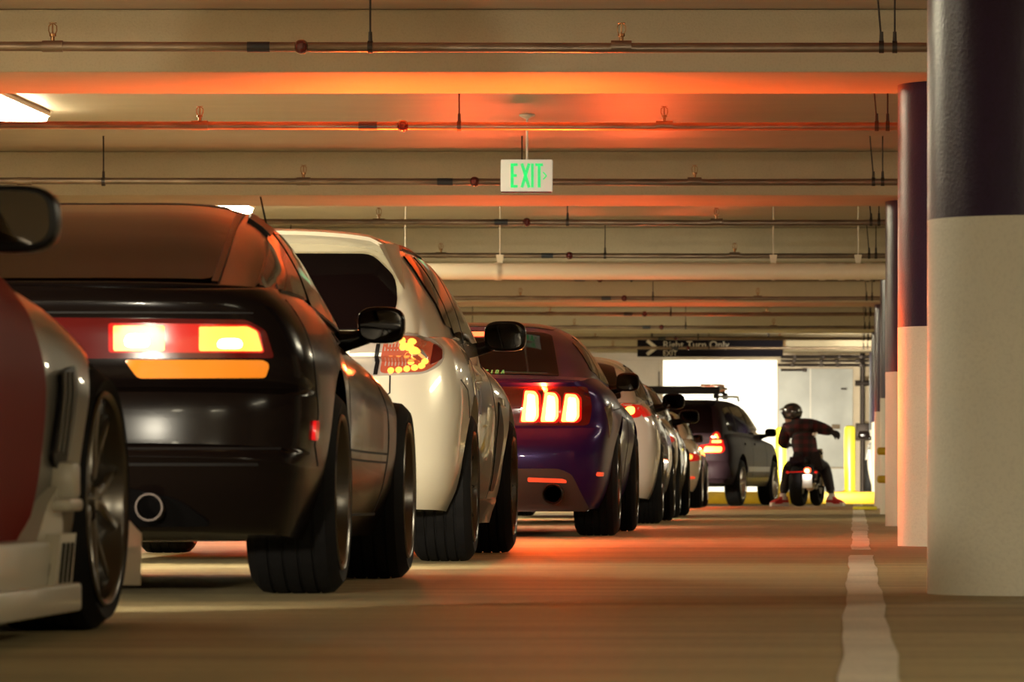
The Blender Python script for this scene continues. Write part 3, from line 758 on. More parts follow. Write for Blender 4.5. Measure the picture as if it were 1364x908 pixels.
# 4: violet blue muscle coupe
def car_blue():
    c = Car('muscle_car', 'dark violet blue fastback coupe with three upright red tail light bars each side', 'car', (-2.445, 33.2, 0), 0, dict(
        paint=M['paint_blue'], tail=-.96, nose=3.68, wb=2.72, wr=.34, arch=.385, arch_up=.03,
        zt=[(-.96,.945),(-.5,.985),(.2,.975),(1,.94),(1.8,.93),(2.4,.89),(3.1,.82),(3.68,.70)],
        zb=[(-.96,.155),(-.6,.17),(.4,.18),(2.2,.18),(3.0,.18),(3.68,.2)],
        wid=[(-.96,.86),(-.5,.935),(-.05,.955),(.5,.93),(1.0,.905),(1.8,.905),(2.4,.94),(2.8,.95),(3.2,.92),(3.68,.82)],
        rear=[(.155,.15),(.30,.05),(.40,.01),(.50,0),(.60,.02),(.68,.07),(.80,.075),(.90,.03),(.945,.0)], extra=[.92,.885,.66],
        front=[(.2,.05),(.45,0),(.70,.12)], cr=.30, nr=4.0,
        side=[(0,.88),(.1,.93),(.25,.965),(.45,.985),(.62,1),(.75,.995),(.88,.965),(1,.86)], crown=[(-.96,.02),(2,.04),(3.68,.06)],
        roof=[(-.62,.955),(-.3,1.06),(.1,1.20),(.45,1.31),(.8,1.36),(1.2,1.375),(1.55,1.34),(1.95,1.19),(2.45,.96),(2.65,.84)],
        cab=[(-.62,.74),(0,.80),(.8,.82),(1.8,.82),(2.65,.70)], tumble=.42, cab_n=4.6,
        flares=[(0,.72,.42,.14,.02)]))
    s = c.patch
    s('rear_window', rnd([(-.60,-.50),(.60,-.50),(.54,.05),(.50,.40),(-.50,.40),(-.54,.05)],.06), 'T', M['glass'], .006, .05)
    s('quarter_window', rnd([(.0,1.04),(.38,1.225),(.62,1.25),(.55,1.0)],.03), 'R', M['glass'], .005, .04, both=True)
    s('side_window', rnd([(.64,1.0),(.70,1.27),(1.25,1.295),(1.55,1.255),(1.85,1.13),(2.15,.975)],.03), 'R', M['glass'], .005, .04, both=True)
    s('windscreen', rnd([(-.62,2.35),(.62,2.35),(.52,1.55),(-.52,1.55)],.06), 'T', M['glass'])
    s('roof_panel', rnd([(-.50,.58),(.50,.58),(.50,1.45),(-.50,1.45)],.08), 'T', M['paint_black'], .004, .06)
    panel = s('tail_panel', rnd([(-.80,.685),(.80,.685),(.82,.80),(.79,.925),(-.79,.925),(-.82,.80)],.03), 'B', M['lens_dark'], .003, .04)
    for sd, q in ((1,lambda p: p),(-1,mir)):
        for k, x in enumerate((.385,.505,.63)):
            top = .898-.010*k
            s('lamp_bezel', q(rnd([(x-.012,.70),(x+.10,.70),(x+.125,.72),(x+.125,top-.02),(x+.10,top+.008),(x+.02,top+.012)],.012)), 'B', M['lens_red'], .006, .03, parent=panel)
            s('lamp_bar', q(rnd([(x,.708),(x+.085,.708),(x+.108,.735),(x+.108,top-.03),(x+.09,top),(x+.028,top+.004)],.012)), 'B', M['brake_hot'], .012, .03, .004, parent=panel)
            s('lamp_core', q(rnd([(x+.03,.715),(x+.08,.715),(x+.09,.75),(x+.085,top-.02),(x+.045,top-.012)],.012)), 'B', M['brake_white'], .016, .03, .004, parent=panel)
    # raised deck lip
    m = MB(); pts = [(-.74+1.48*i/20, -.93+.12*abs(-1+2*i/20)**3, .958-.01*abs(-1+2*i/20)**3) for i in range(21)]
    m.tube(pts, .018, 8); c.part('spoiler', m, M['paint_blue'])
    s('diffuser', rnd([(-.80,.16),(.80,.16),(.70,.385),(.62,.42),(-.62,.42),(-.70,.385)],.03), 'B', M['grey_diffuser'], .006, .04)
    for sd, q in ((1,lambda p: p),(-1,mir)):
        s('reflector', q(rnd([(.43,.343),(.665,.335),(.665,.352),(.64,.36),(.43,.368)],.008)), 'B', M['reflector_orange'], .010, .03)
        m = MB(); m.lathe([(-.98,.064),(-.985,.058),(-.97,.050),(-.86,.048),(-.75,.05),(-.75,.064)], 32, 'Y', 0, Matrix.Translation((sd*.585,0,.265)), closed=True)
        m.lathe([(-.90,0),(-.90,.05)], 24, 'Y', 0, Matrix.Translation((sd*.585,0,.265))); c.part('exhaust_tip', m, M['dark_metal'])
    s('number_plate', rnd([(-.16,.46),(.16,.46),(.16,.60),(-.16,.60)],.01), 'B', M['plate_white'])
    s('badge', [(.09*math.cos(2*PI*k/24), .80+.075*math.sin(2*PI*k/24)) for k in range(24)], 'B', M['chrome'], .014, .03)
    m = MB(); m.tube([(-.09,-.34,1.045),(.09,-.34,1.045)], .012, 8); 
    s('high_brake_lamp', rnd([(-.12,.27),(.12,.27),(.12,.345),(-.12,.345)],.008), 'T', M['brake_red'], .014, .03)
    s('side_marker', rnd([(-.80,.375),(-.70,.375),(-.70,.40),(-.80,.40)],.01), 'R', M['reflector_orange'], .010, .02, both=True)
    # green window sticker lettering low on the rear glass
    mk = MB(); x = .06
    for k, segs in enumerate(('C','E','I','D','A')):
        for p in {'C': [((0,0),(0,1)),((0,1),(.7,1)),((0,0),(.7,0))], 'E': [((0,0),(0,1)),((0,1),(.7,1)),((0,0),(.7,0)),((0,.5),(.6,.5))], 'I': [((.3,0),(.3,1))],
                  'D': [((0,0),(0,1)),((0,1),(.5,.9)),((.5,.9),(.5,.1)),((0,0),(.5,.1))], 'A': [((0,0),(.35,1)),((.35,1),(.7,0)),((.1,.4),(.6,.4))]}[segs]:
            (a0,b0),(a1,b1) = p; w = .004; dx, dy = a1-a0, b1-b0; L = math.hypot(dx,dy); nx, ny = -dy/L*w, dx/L*w
            X = lambda a: .10+k*.034+a*.024
            Y = lambda b: -.47+b*.075
            c._patch('q', [(X(a0)+nx, Y(b0)+ny*2),(X(a1)+nx, Y(b1)+ny*2),(X(a1)-nx, Y(b1)-ny*2),(X(a0)-nx, Y(b0)-ny*2)], 'T', None, .009, .05, .001, None, mk)
    mk.build('window_sticker', principled('green sticker', (.10,.42,.12), .5, emis=(.1,.6,.15), es=.08), c.root)
    c.line('panel_gap', [(.56,.99),(.58,.65),(.62,.30)], 'R', .006)
    c.line('panel_gap', [(2.05,.95),(2.08,.6),(2.04,.28)], 'R', .006)
    c.line('side_crease', [(-.6,.78),(.3,.82),(1.9,.76)], 'R', .008)
    s('side_sill', rnd([(.42,.17),(2.26,.17),(2.22,.24),(.45,.24)],.02), 'R', M['black_trim'], .015, .05, .02, both=True)
    s('quarter_louvre', rnd([(-.72,.80),(-.50,.835),(-.64,.60)],.02), 'R', M['chrome'], .004, .04, both=True)
    c.wheels(.95, .275, .24, 'five', M['dark_rim'])
    m = MB(); m.tube([(-.72,0,.34),(.72,0,.34)], .05, 12); m.box((0,0,.32),(.30,.35,.22),0,.04); c.part('rear_axle', m, M['well'])
    c.mirror(1.98, 1.005, .84, .155, .125, .10, paint=M['paint_black'])
    c.heads(.62,.72,.48,.76,110, tilt=-.05); c.grille(.3,.6,.42)
    c.lamp_light(.56,.80,-1.0,.36,.16, 250, (1,.09,.010), tilt=-.8); c.lamp_light(0,1.32,-.02,.2,.03, 4, (1,.07,.015), both=False, tilt=-.3)
    return c
# further cars share one generic shape with their own numbers
def generic(name, label, cat, loc, paint, mirror_paint=None, tail=-.95, nose=3.55, wb=2.7, belt=.95, roofh=1.35, hw=.88, wr=.33, rim='five', lit=True, kind='coupe', lamp=None, power=25, rz=0, head=80, rimmat='dark_rim', lampmat='brake_red', low=.22):
    b = belt; r = roofh
    if kind == 'coupe':
        roof = [(tail+.35,b-.01),(tail+.75,b+(r-b)*.45),(tail+1.2,b+(r-b)*.82),(tail+1.7,r-.01),(tail+2.0,r),(tail+2.4,r-.03),(tail+2.85,b+(r-b)*.5),(tail+3.35,b-.04),(tail+3.6,b-.18)]
    elif kind == 'roadster':
        roof = [(tail+.55,b-.02),(tail+.8,b+(r-b)*.5),(tail+1.1,r-.04),(tail+1.5,r),(tail+1.9,r-.03),(tail+2.3,b+(r-b)*.4),(tail+2.6,b-.06),(tail+2.8,b-.18)]
    else:
        roof = [(tail+.45,b),(tail+.85,b+(r-b)*.6),(tail+1.15,r-.04),(tail+1.6,r),(tail+2.2,r),(tail+2.6,r-.07),(tail+3.0,b+(r-b)*.5),(tail+3.45,b-.04),(tail+3.6,b-.15)]
    c = Car(name, label, cat, loc, rz, dict(paint=paint, tail=tail, nose=nose, wb=wb, wr=wr, arch=wr+.045, arch_up=.02,
        zt=[(tail,b-.03),(tail+.5,b),(.2,b),(1.5,b-.02),(2.4,b-.09),(3.0,b-.17),(nose,b-.30)],
        zb=[(tail,low+.03),(tail+.4,low-.02),(.5,.18),(2.2,.18),(nose,.2)],
        wid=[(tail,hw-.09),(tail+.45,hw-.015),(0,hw),(.6,hw-.02),(1.8,hw-.02),(wb,hw),(nose,hw-.12)],
        rear=[(low+.03,.12),(.34,.02),(.5,0),(.62,.02),(.75,.05),(b-.03,.03)], front=[(.2,.04),(.4,0),(b-.30,.12)], cr=.36, nr=3.0,
        side=[(0,.90),(.12,.95),(.3,.985),(.5,1),(.7,.985),(.88,.94),(1,.85)],
        roof=roof, cab=[(roof[0][0],hw-.2),(roof[3][0],hw-.12),(roof[-3][0],hw-.12),(roof[-1][0],hw-.22)], tumble=.42, cab_n=4.4))
    s = c.patch; y0 = roof[0][0]; y3 = roof[3][0]; y2 = roof[2][0]; y5 = roof[5][0]; y7 = roof[7][0]
    s('rear_window', rnd([(-.58,y0+.10),(.58,y0+.10),(.48,y2+.02),(-.48,y2+.02)],.06), 'T', M['glass'], .006, .06)
    s('windscreen', rnd([(-.58,y7-.10),(.58,y7-.10),(.48,y5+.06),(-.48,y5+.06)],.06), 'T', M['glass'], .006, .06)
    top = r-.10
    s('side_window', rnd([(y0+.42,b+.06),(y2-.08,top-.06),(y3-.15,top),(y5-.05,top),(y7-.30,b+.03),(y0+.9,b+.03)],.04), 'R', M['glass'], .005, .05, both=True)
    c.line('door_pillar', [(y3-.02,top+.02),(y3+.0,b+.0)], 'R', .04, M['black_trim'], .008)
    c.line('panel_gap', [(.55,b-.02),(.58,.6),(.62,.25)], 'R', .008)
    c.line('panel_gap', [(1.85,b-.04),(1.88,.6),(1.85,.25)], 'R', .008)
    s('door_handle', rnd([(.68,b-.12),(.84,b-.12),(.84,b-.09),(.68,b-.09)],.01), 'R', M['chrome'], .012, .03, both=True)
    lx0, lx1, lz0, lz1 = lamp or (.48,.76,b-.24,b-.10)
    for sd, q in ((1,lambda p: p),(-1,mir)):
        o = s('tail_lamp', q(rnd([(lx0,lz0),(lx1,lz0+.02),(lx1+.02,lz1-.02),(lx0+.03,lz1)],.03)), 'B', M['lens_red'], .006, .04)
        if lit: s('lit_core', q(rnd([(lx0+.05,lz0+.03),(lx1-.05,lz0+.04),(lx1-.05,lz1-.03),(lx0+.06,lz1-.03)],.03)), 'B', M[lampmat], .012, .03, .005, parent=o)
        s('reflector', q(rnd([(lx1-.16,.355),(lx1-.02,.355),(lx1-.02,.385),(lx1-.16,.385)],.01)), 'B', M['reflector_orange'], .008, .03)
    s('side_lamp', rnd([(tail+.22,lz0+.02),(tail+.40,lz0+.04),(tail+.36,lz1-.03),(tail+.22,lz1-.04)],.02), 'R', M['lens_red'], .007, .03, both=True)
    s('number_plate', rnd([(-.16,.50),(.16,.50),(.16,.62),(-.16,.62)],.01), 'B', M['plate_white'])
    s('lower_bumper', rnd([(-.6,low+.04),(.6,low+.04),(.55,.36),(-.55,.36)],.03), 'B', M['black_trim'], .004, .05)
    c.wheels(hw, .24, wr-.085, rim, M[rimmat], discs=False)
    if kind == 'roadster': c.mirror(y7-.32, b+.02, hw-.17, .13, .10, .08, paint=M['paint_black'])
    else: c.mirror(y7-.32, b+.05, hw-.08, .19, .13, .10, paint=mirror_paint or M['paint_black'])
    c.heads(b-.34,b-.24,.48,.72,head, lit=head > 0); c.grille(.28,.42,.4)
    if lit: c.lamp_light((lx0+lx1)/2,(lz0+lz1)/2,tail-.05,.2,.1, power, tilt=-.4)
    return c
# wagon on the right of the queue, turned a little to the right
def car_wagon():
    c = Car('station_wagon', 'dark plum station wagon with roof rack, lit triangular tail lamps, ahead of the queue', 'car', (-2.28, 69.3, 0), -math.radians(9.5), dict(
        paint=M['paint_plum'], tail=-.98, nose=3.45, wb=2.52, wr=.325, arch=.385, arch_up=.03,
        zt=[(-.98,.99),(-.3,1.02),(.5,1.0),(1.7,.96),(2.2,.92),(2.9,.86),(3.45,.74)],
        zb=[(-.98,.33),(-.5,.30),(.5,.27),(2.2,.27),(3.45,.3)],
        wid=[(-.98,.80),(-.5,.855),(0,.87),(1.5,.86),(2.5,.87),(3.45,.76)],
        rear=[(.33,.06),(.42,0),(.58,.0),(.62,.05),(.8,.06),(.99,.07)], front=[(.3,.04),(.5,0),(.74,.10)], cr=.22, nr=3.6,
        side=[(0,.92),(.12,.96),(.3,.99),(.5,1),(.75,.99),(.9,.96),(1,.92)],
        roof=[(-.93,1.0),(-.86,1.15),(-.76,1.36),(-.62,1.475),(-.3,1.50),(.8,1.51),(1.2,1.49),(1.45,1.42),(1.8,1.22),(2.2,.98),(2.4,.85)],
        cab=[(-.93,.74),(-.6,.78),(.8,.80),(1.9,.78),(2.4,.68)], tumble=.30, cab_n=5.5))
    s = c.patch
    s('rear_window', rnd([(-.62,1.02),(.62,1.02),(.55,1.40),(-.55,1.40)],.05), 'B', M['glass'], .006, .05)
    s('quarter_window', rnd([(-.55,1.06),(-.50,1.36),(-.02,1.40),(.0,1.04)],.04), 'R', M['glass_light'], .005, .05, both=True)
    s('rear_door_window', rnd([(.06,1.04),(.06,1.40),(.80,1.41),(.80,1.03)],.03), 'R', M['glass_light'], .005, .05, both=True)
    s('front_door_window', rnd([(.87,1.02),(.87,1.41),(1.25,1.38),(1.55,1.25),(1.90,1.01)],.03), 'R', M['glass_light'], .005, .05, both=True)
    s('windscreen', rnd([(-.62,2.10),(.62,2.10),(.54,1.40),(-.54,1.40)],.06), 'T', M['glass'])
    s('tailgate_spoiler', rnd([(-.58,1.41),(.58,1.41),(.56,1.46),(-.56,1.46)],.01), 'B', M['black_trim'], .02, .05, .02)
    # light wiper arm and headrest shapes behind the glass
    s('rear_headrest', rnd([(.17,1.06),(.25,1.06),(.26,1.16),(.36,1.19),(.24,1.22),(.23,1.32),(.16,1.32),(.16,1.20),(.10,1.17),(.18,1.15)],.02), 'B', principled('pale grey cloth', (.30,.36,.32), .8), .009, .03, .003)
    for sd, q in ((1,lambda p: p),(-1,mir)):
        o = s('tail_lamp', q(rnd([(.40,.735),(.73,.74),(.775,.79),(.71,1.02),(.655,1.05),(.57,.96),(.56,.87),(.42,.85)],.03)), 'B', M['lens_red'], .006, .04)
        s('lit_triangle', q(rnd([(.58,.885),(.725,.885),(.675,1.0),(.65,1.01)],.025)), 'B', M['brake_hot'], .012, .03, .005, parent=o)
        s('lit_bar', q(rnd([(.47,.755),(.72,.755),(.73,.83),(.50,.835)],.025)), 'B', M['brake_hot'], .012, .03, .005, parent=o)
    s('rear_bumper', rnd([(-.82,.40),(.82,.40),(.80,.61),(-.80,.61)],.04), 'B', M['paint_plum'], .03, .05, .03)
    s('number_plate', rnd([(-.16,.78),(.16,.78),(.16,.90),(-.16,.90)],.01), 'B', M['plate_white'])
    c.line('panel_gap', [(.03,1.0),(.12,.7),(.35,.4)], 'R', .008); c.line('panel_gap', [(.83,1.0),(.84,.32)], 'R', .008); c.line('panel_gap', [(1.88,.95),(1.9,.6),(1.88,.34)], 'R', .008)
    c.line('side_moulding', [(.35,.52),(2.05,.52)], 'R', .07, M['grey_diffuser'], .012)
    s('side_sill', rnd([(.38,.28),(2.12,.28),(2.12,.40),(.38,.40)],.02), 'R', M['black_trim'], .010, .06, both=True)
    for y in (.20, 1.0): s('door_handle', rnd([(y,.86),(y+.15,.86),(y+.15,.89),(y,.89)],.01), 'R', M['paint_plum'], .018, .03, .02, both=True)
    for sd in (1,-1):
        m = MB(); m.tube([(sd*.60,-.55,1.49),(sd*.60,-.48,1.54),(sd*.60,1.0,1.555),(sd*.59,1.12,1.50)], .018, 8); c.part('roof_rail', m, M['black_trim'])
    m = MB()
    m.box((0,-.40,1.635),(1.22,.08,.11),0,.012); m.box((0,.30,1.61),(1.10,.06,.05),0,.012); m.box((-.05,-.05,1.635),(1.08,.75,.09),0,.015)
    for sd in (1,-1):
        for y in (-.36,.30): m.box((sd*.55,y,1.555),(.07,.08,.09),0,.01)
        m.tube([(sd*.58,-.42,1.66),(sd*.56,.34,1.66)], .022, 8)
    c.part('roof_rack', m, M['black_trim'])
    m = MB(); m.box((.50,-.46,1.695),(.30,.10,.045),0,.015); m.tube([(.62,-.46,1.70),(.68,-.46,1.685),(.69,-.46,1.64),(.63,-.46,1.61)], .022, 8); o = c.part('rack_bar_end', m, M['chrome']); o['label'] = 'silver rack bar end'
    c.wheels(.87, .22, .225, 'six', M['silver_rim'], discs=False)
    c.mirror(1.82, 1.05, .84, .17, .125, .10, paint=M['black_trim'])
    c.heads(.62,.76,.48,.76,4500, tilt=.03, size=.42); c.grille(.4,.6,.42)
    c.lamp_light(.65,.88,-1.05,.2,.2, 25, tilt=-.3)
    c.root.scale = (.93,.93,.93)
    return c
car_silver(); car_black(); car_hatch(); car_blue()
generic('coupe', 'white coupe with one lit tail lamp seen just beyond the violet blue car', 'car', (-2.43,42.0,0), M['paint_white'], hw=.885, belt=.955, roofh=1.36, lamp=(.56,.74,.82,.95), wb=2.7, power=26, lampmat='brake_hot')
generic('coupe', 'champagne silver coupe squeezed between the white coupe and the cream roadster', 'car', (-2.47,48.1,0), M['paint_champagne'], hw=.86, belt=.90, roofh=1.30, wb=2.6, tail=-.9, nose=3.4, power=18, lamp=(.50,.74,.66,.78), mirror_paint=M['paint_black'])
generic('roadster', 'small cream two seater with amber lit lamp directly behind the plum wagon', 'car', (-2.74,64.4,0), M['paint_cream'], hw=.86, belt=.84, roofh=1.22, wb=2.3, tail=-.75, nose=3.0, kind='roadster', lamp=(.55,.80,.55,.68), power=20, lampmat='led_orange', wr=.30, rimmat='silver_rim', head=120)
car_wagon()
generic('hatchback', 'white car parked facing the garage beyond the yellow curb, at far right', 'car', (1.02,83.4,0), M['paint_white'], hw=.88, belt=.98, roofh=1.5, kind='sedan', lit=False, head=0, rz=PI, tail=-.9, nose=3.3, wb=2.6)

# ------------------------------------------------------------------ the garage
ZS = HC+2.43; ZB = HC+2.10; X0, X1 = -14.0, 13.0; Y0, Y1 = -8.0, 92.0
def boxobj(name, x0, x1, y0, y1, z0, z1, mat, label, cat='structure', bev=0):
    m = MB(); m.box(((x0+x1)/2-0, (y0+y1)/2, (z0+z1)/2), (x1-x0, y1-y0, z1-z0), 0, bev)
    o = m.build(name, mat, None, 30); struct(o, label, cat); return o
boxobj('floor', X0, X1, Y0, Y1+5, -.15, 0, M['floor'], 'worn brown concrete garage floor', 'floor')
boxobj('ceiling', X0, X1, Y0, Y1+5, ZS, ZS+.2, M['slab'], 'cream painted concrete ceiling slab', 'ceiling')
boxobj('wall_left', X0-.2, X0, Y0, Y1+5, -.15, ZS+.2, M['wall'], 'plain cream wall left of the parked cars', 'wall')
boxobj('wall_right', X1, X1+.2, Y0, Y1+5, -.15, ZS+.2, M['wall'], 'plain cream wall beyond the columns', 'wall')
boxobj('wall_front', X0, X1, Y0-.2, Y0, -.15, ZS+.2, M['wall'], 'plain cream wall behind the viewer', 'wall')
# end wall with an opening: left part, header, right part
XA, XB = (883-VX)*Y1/F, (1035-VX)*Y1/F
ZH = HC+(VY-479)*Y1/F
m = MB()
m.box(((X0+XA)/2, Y1+.1, ZS/2), (XA-X0, .2, ZS)); m.box(((XA+XB)/2, Y1+.1, (ZH+ZS)/2), (XB-XA, .2, ZS-ZH)); m.box(((XB+X1)/2, Y1+.1, ZS/2), (X1-XB, .2, ZS))
struct(m.build('wall_back', M['wall'], None), 'cream end wall of the garage with a bright square opening', 'wall')
m = MB(); ya = Y1+.2; yb = Y1+4.5
m.box(((XA+XB)/2, yb+.05, ZS/2), (XB-XA+1.2, .1, ZS)); m.box((XA-.55, (ya+yb)/2, ZS/2), (.1, yb-ya, ZS)); m.box((XB+.55, (ya+yb)/2, ZS/2), (.1, yb-ya, ZS))
struct(m.build('wall_recess', M['white_wall'], None), 'white walls of the brightly lit lobby beyond the opening', 'wall')
# tan door panel left of the opening, pale grey double door right of it
def d_panel(name, px0, px1, py0, py1, mat, label, d=Y1, knob=None, th=.06):
    a = P(px0, py1, d); b = P(px1, py0, d); m = MB(); m.box(((a.x+b.x)/2, d-th/2, (a.z+b.z)/2), (b.x-a.x, th, b.z-a.z), 0, .01)
    return struct(m.build(name, mat, None), label, 'door')
dl = d_panel('door_1', 806, 880, 481, 668, M['wall'], 'cream service door left of the bright opening')
m = MB(); q = P(878, 505, Y1-.09); m.box(q, (.02,.04,.28), 0, .005); m.build('door_handle', M['dark_metal'], dl)
dr = d_panel('door_2', 1037, 1136, 491, 622, M['grey_door'], 'pale grey metal double door right of the bright opening')
m = MB(); a = P(1079.5, 622, Y1-.065); b = P(1079.5, 491, Y1-.065); m.box(((a.x+b.x)/2, a.y, (a.z+b.z)/2), (.02,.012,b.z-a.z)); m.build('door_gap', M['fixture'], dr)
m = MB(); m.box(P(1124, 517.5, Y1-.09), (.10,.04,.03), 0, .008); m.build('door_handle', M['dark_metal'], dr)
m = MB(); a = P(1108, 571, Y1-.07); b = P(1119, 565, Y1-.07); m.box(((a.x+b.x)/2, a.y, (a.z+b.z)/2), (b.x-a.x,.02,b.z-a.z), 0, .004); m.build('door_plate', principled('brown plate', (.16,.10,.04), .5), dr)
m = MB(); a = P(1035, 668, Y1-.06); b = P(1138, 624, Y1-.06); m.box(((a.x+b.x)/2, a.y+.03, (a.z+b.z)/2), (b.x-a.x,.06,b.z-a.z)); struct(m.build('trim_1', M['grey_door'], None), 'pale kick wall under the grey doors', 'trim')
# curb and bollards
boxobj('curb', -3.6, .30, 74.0, 76.6, 0, .17, M['yellow'], 'yellow painted concrete curb across the end of the lane', 'curb', .02)
def bollard(px, d, ztop, label):
    r = empty('bollard', (0,0,0)); x = (px-VX)*d/F; r.location = (x, d, .17)
    tag(r, label, 'bollard', 'yellow bollards on the curb')
    m = MB(); h = ztop-.17
    m.lathe([(0,.079),(h-.05,.079),(h-.02,.070),(h-.004,.045),(h,.0)], 32, 'Z'); m.build('post', M['yellow_green'], r)
    m = MB(); m.lathe([(0,.11),(.012,.11),(.02,.085),(.02,.0)], 32, 'Z'); m.build('base_plate', M['yellow'], r)
bollard(1132, 75.4, 1.12, 'yellow bollard on the curb standing right of the motorcycle rider')
bollard(1040, 75.4, 1.10, 'yellow bollard half hidden behind the motorcycle rider')
# lane line
def stripe(x0, x1, y0, y1, label):
    m = MB(); N = max(2, int((y1-y0)/.6)); vs = []
    for i in range(N+1):
        y = y0+(y1-y0)*i/N; w = .004*math.sin(y*1.3)+.003*math.sin(y*3.1)
        for x in (x0, x1):
            for z in (0, .003): vs.append((x+w, y, z))
    fs = [(0,1,3,2)[::-1], (N*4,N*4+1,N*4+3,N*4+2)]
    for i in range(N):
        a = i*4; b = a+4; fs += [(a+1,b+1,b+3,a+3),(a,a+1,b+1,b),(a+2,b+2,b+3,a+3),(a,b,b+2,a+2)]
    m.add(vs, fs); o = m.build('floor_marking', M['line'], None); struct(o, label, 'marking')
stripe(-.030, .080, 1, 24.5, 'near length of the worn white lane line')
stripe(-.022, .075, 26.6, 36.0, 'middle length of the worn white lane line')
stripe(-.03, .09, 36.2, 73.9, 'far length of the worn white lane line')
# columns
ords = ['nearest', 'second', 'third', 'fourth', 'fifth', 'sixth', 'seventh']
CD = [16.45, 28.1, 39.9, 52.9, 63.5, 75.4, 87.4]
for k, d in enumerate(CD):
    Rr = .38; x = (1236-VX)*16.3/F+Rr + (0 if k != 3 else .02)
    r = empty('column', (x, d+.0, 0)); struct(r, f'round concrete column with purple upper and cream lower paint, {ords[k]} from the viewer', 'column', 'painted columns along the lane')
    m = MB(); n = 96; zt_ = 1.166
    m.lathe([(0,Rr),(zt_,Rr)], n, 'Z'); m.build('lower_shaft', M['col_white'], r)
    m = MB(); m.lathe([(zt_,Rr),(ZB if k else ZB,Rr)], n, 'Z'); m.build('upper_shaft', M['col_purple'], r)
for k in range(-2, 7):
    y = 27.2+11.85*k
    m = MB(); m.box(((X0+X1)/2, y+.75, (ZB+ZS)/2), (X1-X0, 1.5, ZS-ZB), 0, .018)
    struct(m.build('ceiling_beam', M['beam'], None, 30), f'wide cream concrete ceiling beam, number {k+3} counted from behind the viewer', 'beam')
# guard rails on the fourth column
for z, nmz in ((.63,'upper'),(.352,'lower')):
    r = empty('guard_rail', (.40,51.9,z)); tag(r, f'{nmz} of two short yellow guard rails in front of the fourth column', 'rail', 'yellow guard rails')
    m = MB(); m.tube([(-.19,0,0),(-.175,0,0),(.5,0,0)], [.022,.038,.038], 16); m.build('rail_tube', M['yellow'], r)
    m = MB(); m.box((.1,.06,0),(.08,.12,.05),0,.01); m.build('bracket', M['dark_metal'], r)
m = MB(); m.box((.105,60.2,.02),(.28,.3,.04),0,.015); tag(m.build('wheel_stop', M['yellow_green'], None), 'small yellow floor block at the foot of the fifth column', 'wheel stop')
# sprinkler pipes
ZP = HC+2.105
pn = ['first','second','third','fourth','fifth','sixth','seventh','eighth','ninth','tenth','eleventh']
DP = [25.65,31.4,37.3,43.2,49.66,55.5,61.4,67.3,73.2,79.0,84.8]
head0 = None
for i, d in enumerate(DP):
    r = empty('sprinkler_pipe', (0,d,ZP)); tag(r, f'steel sprinkler pipe crossing the ceiling, {pn[i]} from the viewer', 'pipe', 'sprinkler pipes under the ceiling')
    m = MB(); pr = .024
    m.tube([(X0+.1,0,.02),(-6,0,.006),(-2.7,0,.0),(-1.1,0,-.004),(2,0,.0),(X1-.1,0,0)], pr, 16)
    for xx in (-5.9,-3.92,-1.144,.9): m.tube([(xx-.05,0,.003),(xx+.05,0,.003)], pr+.005, 16)
    m.build('pipe_run', M['pipe'], r)
    for xx in (-6.7,-3.92,-1.144,1.63,4.4):
        if head0 is None:
            m = MB(); m.lathe([(0,.010),(.03,.010),(.032,.017),(.045,.017),(.047,.008),(.052,.0)], 12, 'Z', 0)
            m.tube([(.014,0,.045),(.02,0,.06),(.019,0,.082),(.004,0,.095)], .003, 6); m.tube([(-.014,0,.045),(-.02,0,.06),(-.019,0,.082),(-.004,0,.095)], .003, 6)
            m.tube([(0,0,.05),(0,0,.095)], .004, 6); m.lathe([(.095,0),(.095,.019),(.098,.019),(.100,.0)], 16, 'Z')
            h = m.build('sprinkler_head', M['brass'], r); head0 = h
        else:
            h = head0.copy(); C.objects.link(h); h.parent = r
        h.location = (xx,0,pr-.004)
    m = MB(); m.ellipsoid((-2.705,-.01,0), (.034,.038,.036), 2.2, 20, 12); m.lathe([(-.06,.012),(-.045,.014),(-.03,.012)], 12, 'Y', 0, Matrix.Translation((-2.705,.0,0))); m.build('valve', M['red_fitting'], r)
    m = MB(); m.tube([(-2.97,0,0),(-2.86,0,0)], pr+.002, 16); m.build('tape_band', M['black_band'], r)
    for xx in (-5.34,-2.37,.125,.19,3.4):
        m = MB(); lean = -.025 if xx == .125 else 0
        m.tube([(xx,0,pr),(xx+lean,0,ZS-ZP)], .0055, 6); m.tube([(xx,0,-pr-.006),(xx,0,pr+.05)], [.012,.009], 8); m.lathe([(-.012,pr+.007),(.012,pr+.007)], 16, 'X', 0, Matrix.Translation((xx,0,0)))
        m.build('hanger_rod', M['rod'], r)
r = empty('drain_pipe', (0,47.0,2.21)); tag(r, 'thick cream painted drain pipe crossing under the ceiling beyond the third column', 'pipe')
m = MB(); m.tube([(X0+.1,0,0),(X1-.1,0,0)], .074, 24)
for xx in (-3.2,-.30,-.13,.1): m.tube([(xx-.03,0,0),(xx+.03,0,0)], .080, 24)
m.build('pipe_run', M['bigpipe'], r)
for px in (540, 666, 1030, 1143):
    xx = (px-VX)*47/F; m = MB(); m.tube([(xx,0,.14),(xx,0,ZS-2.21)], .006, 6); m.extrude([(xx-.035,.15),(xx+.035,.15),(xx+.02,.06),(xx-.02,.06)], -.02, .02, 'XZ'); m.lathe([(-.015,.080),(.015,.080)], 24, 'X', 0, Matrix.Translation((xx,0,0)))
    m.build('hanger_rod', M['bigpipe'], r)
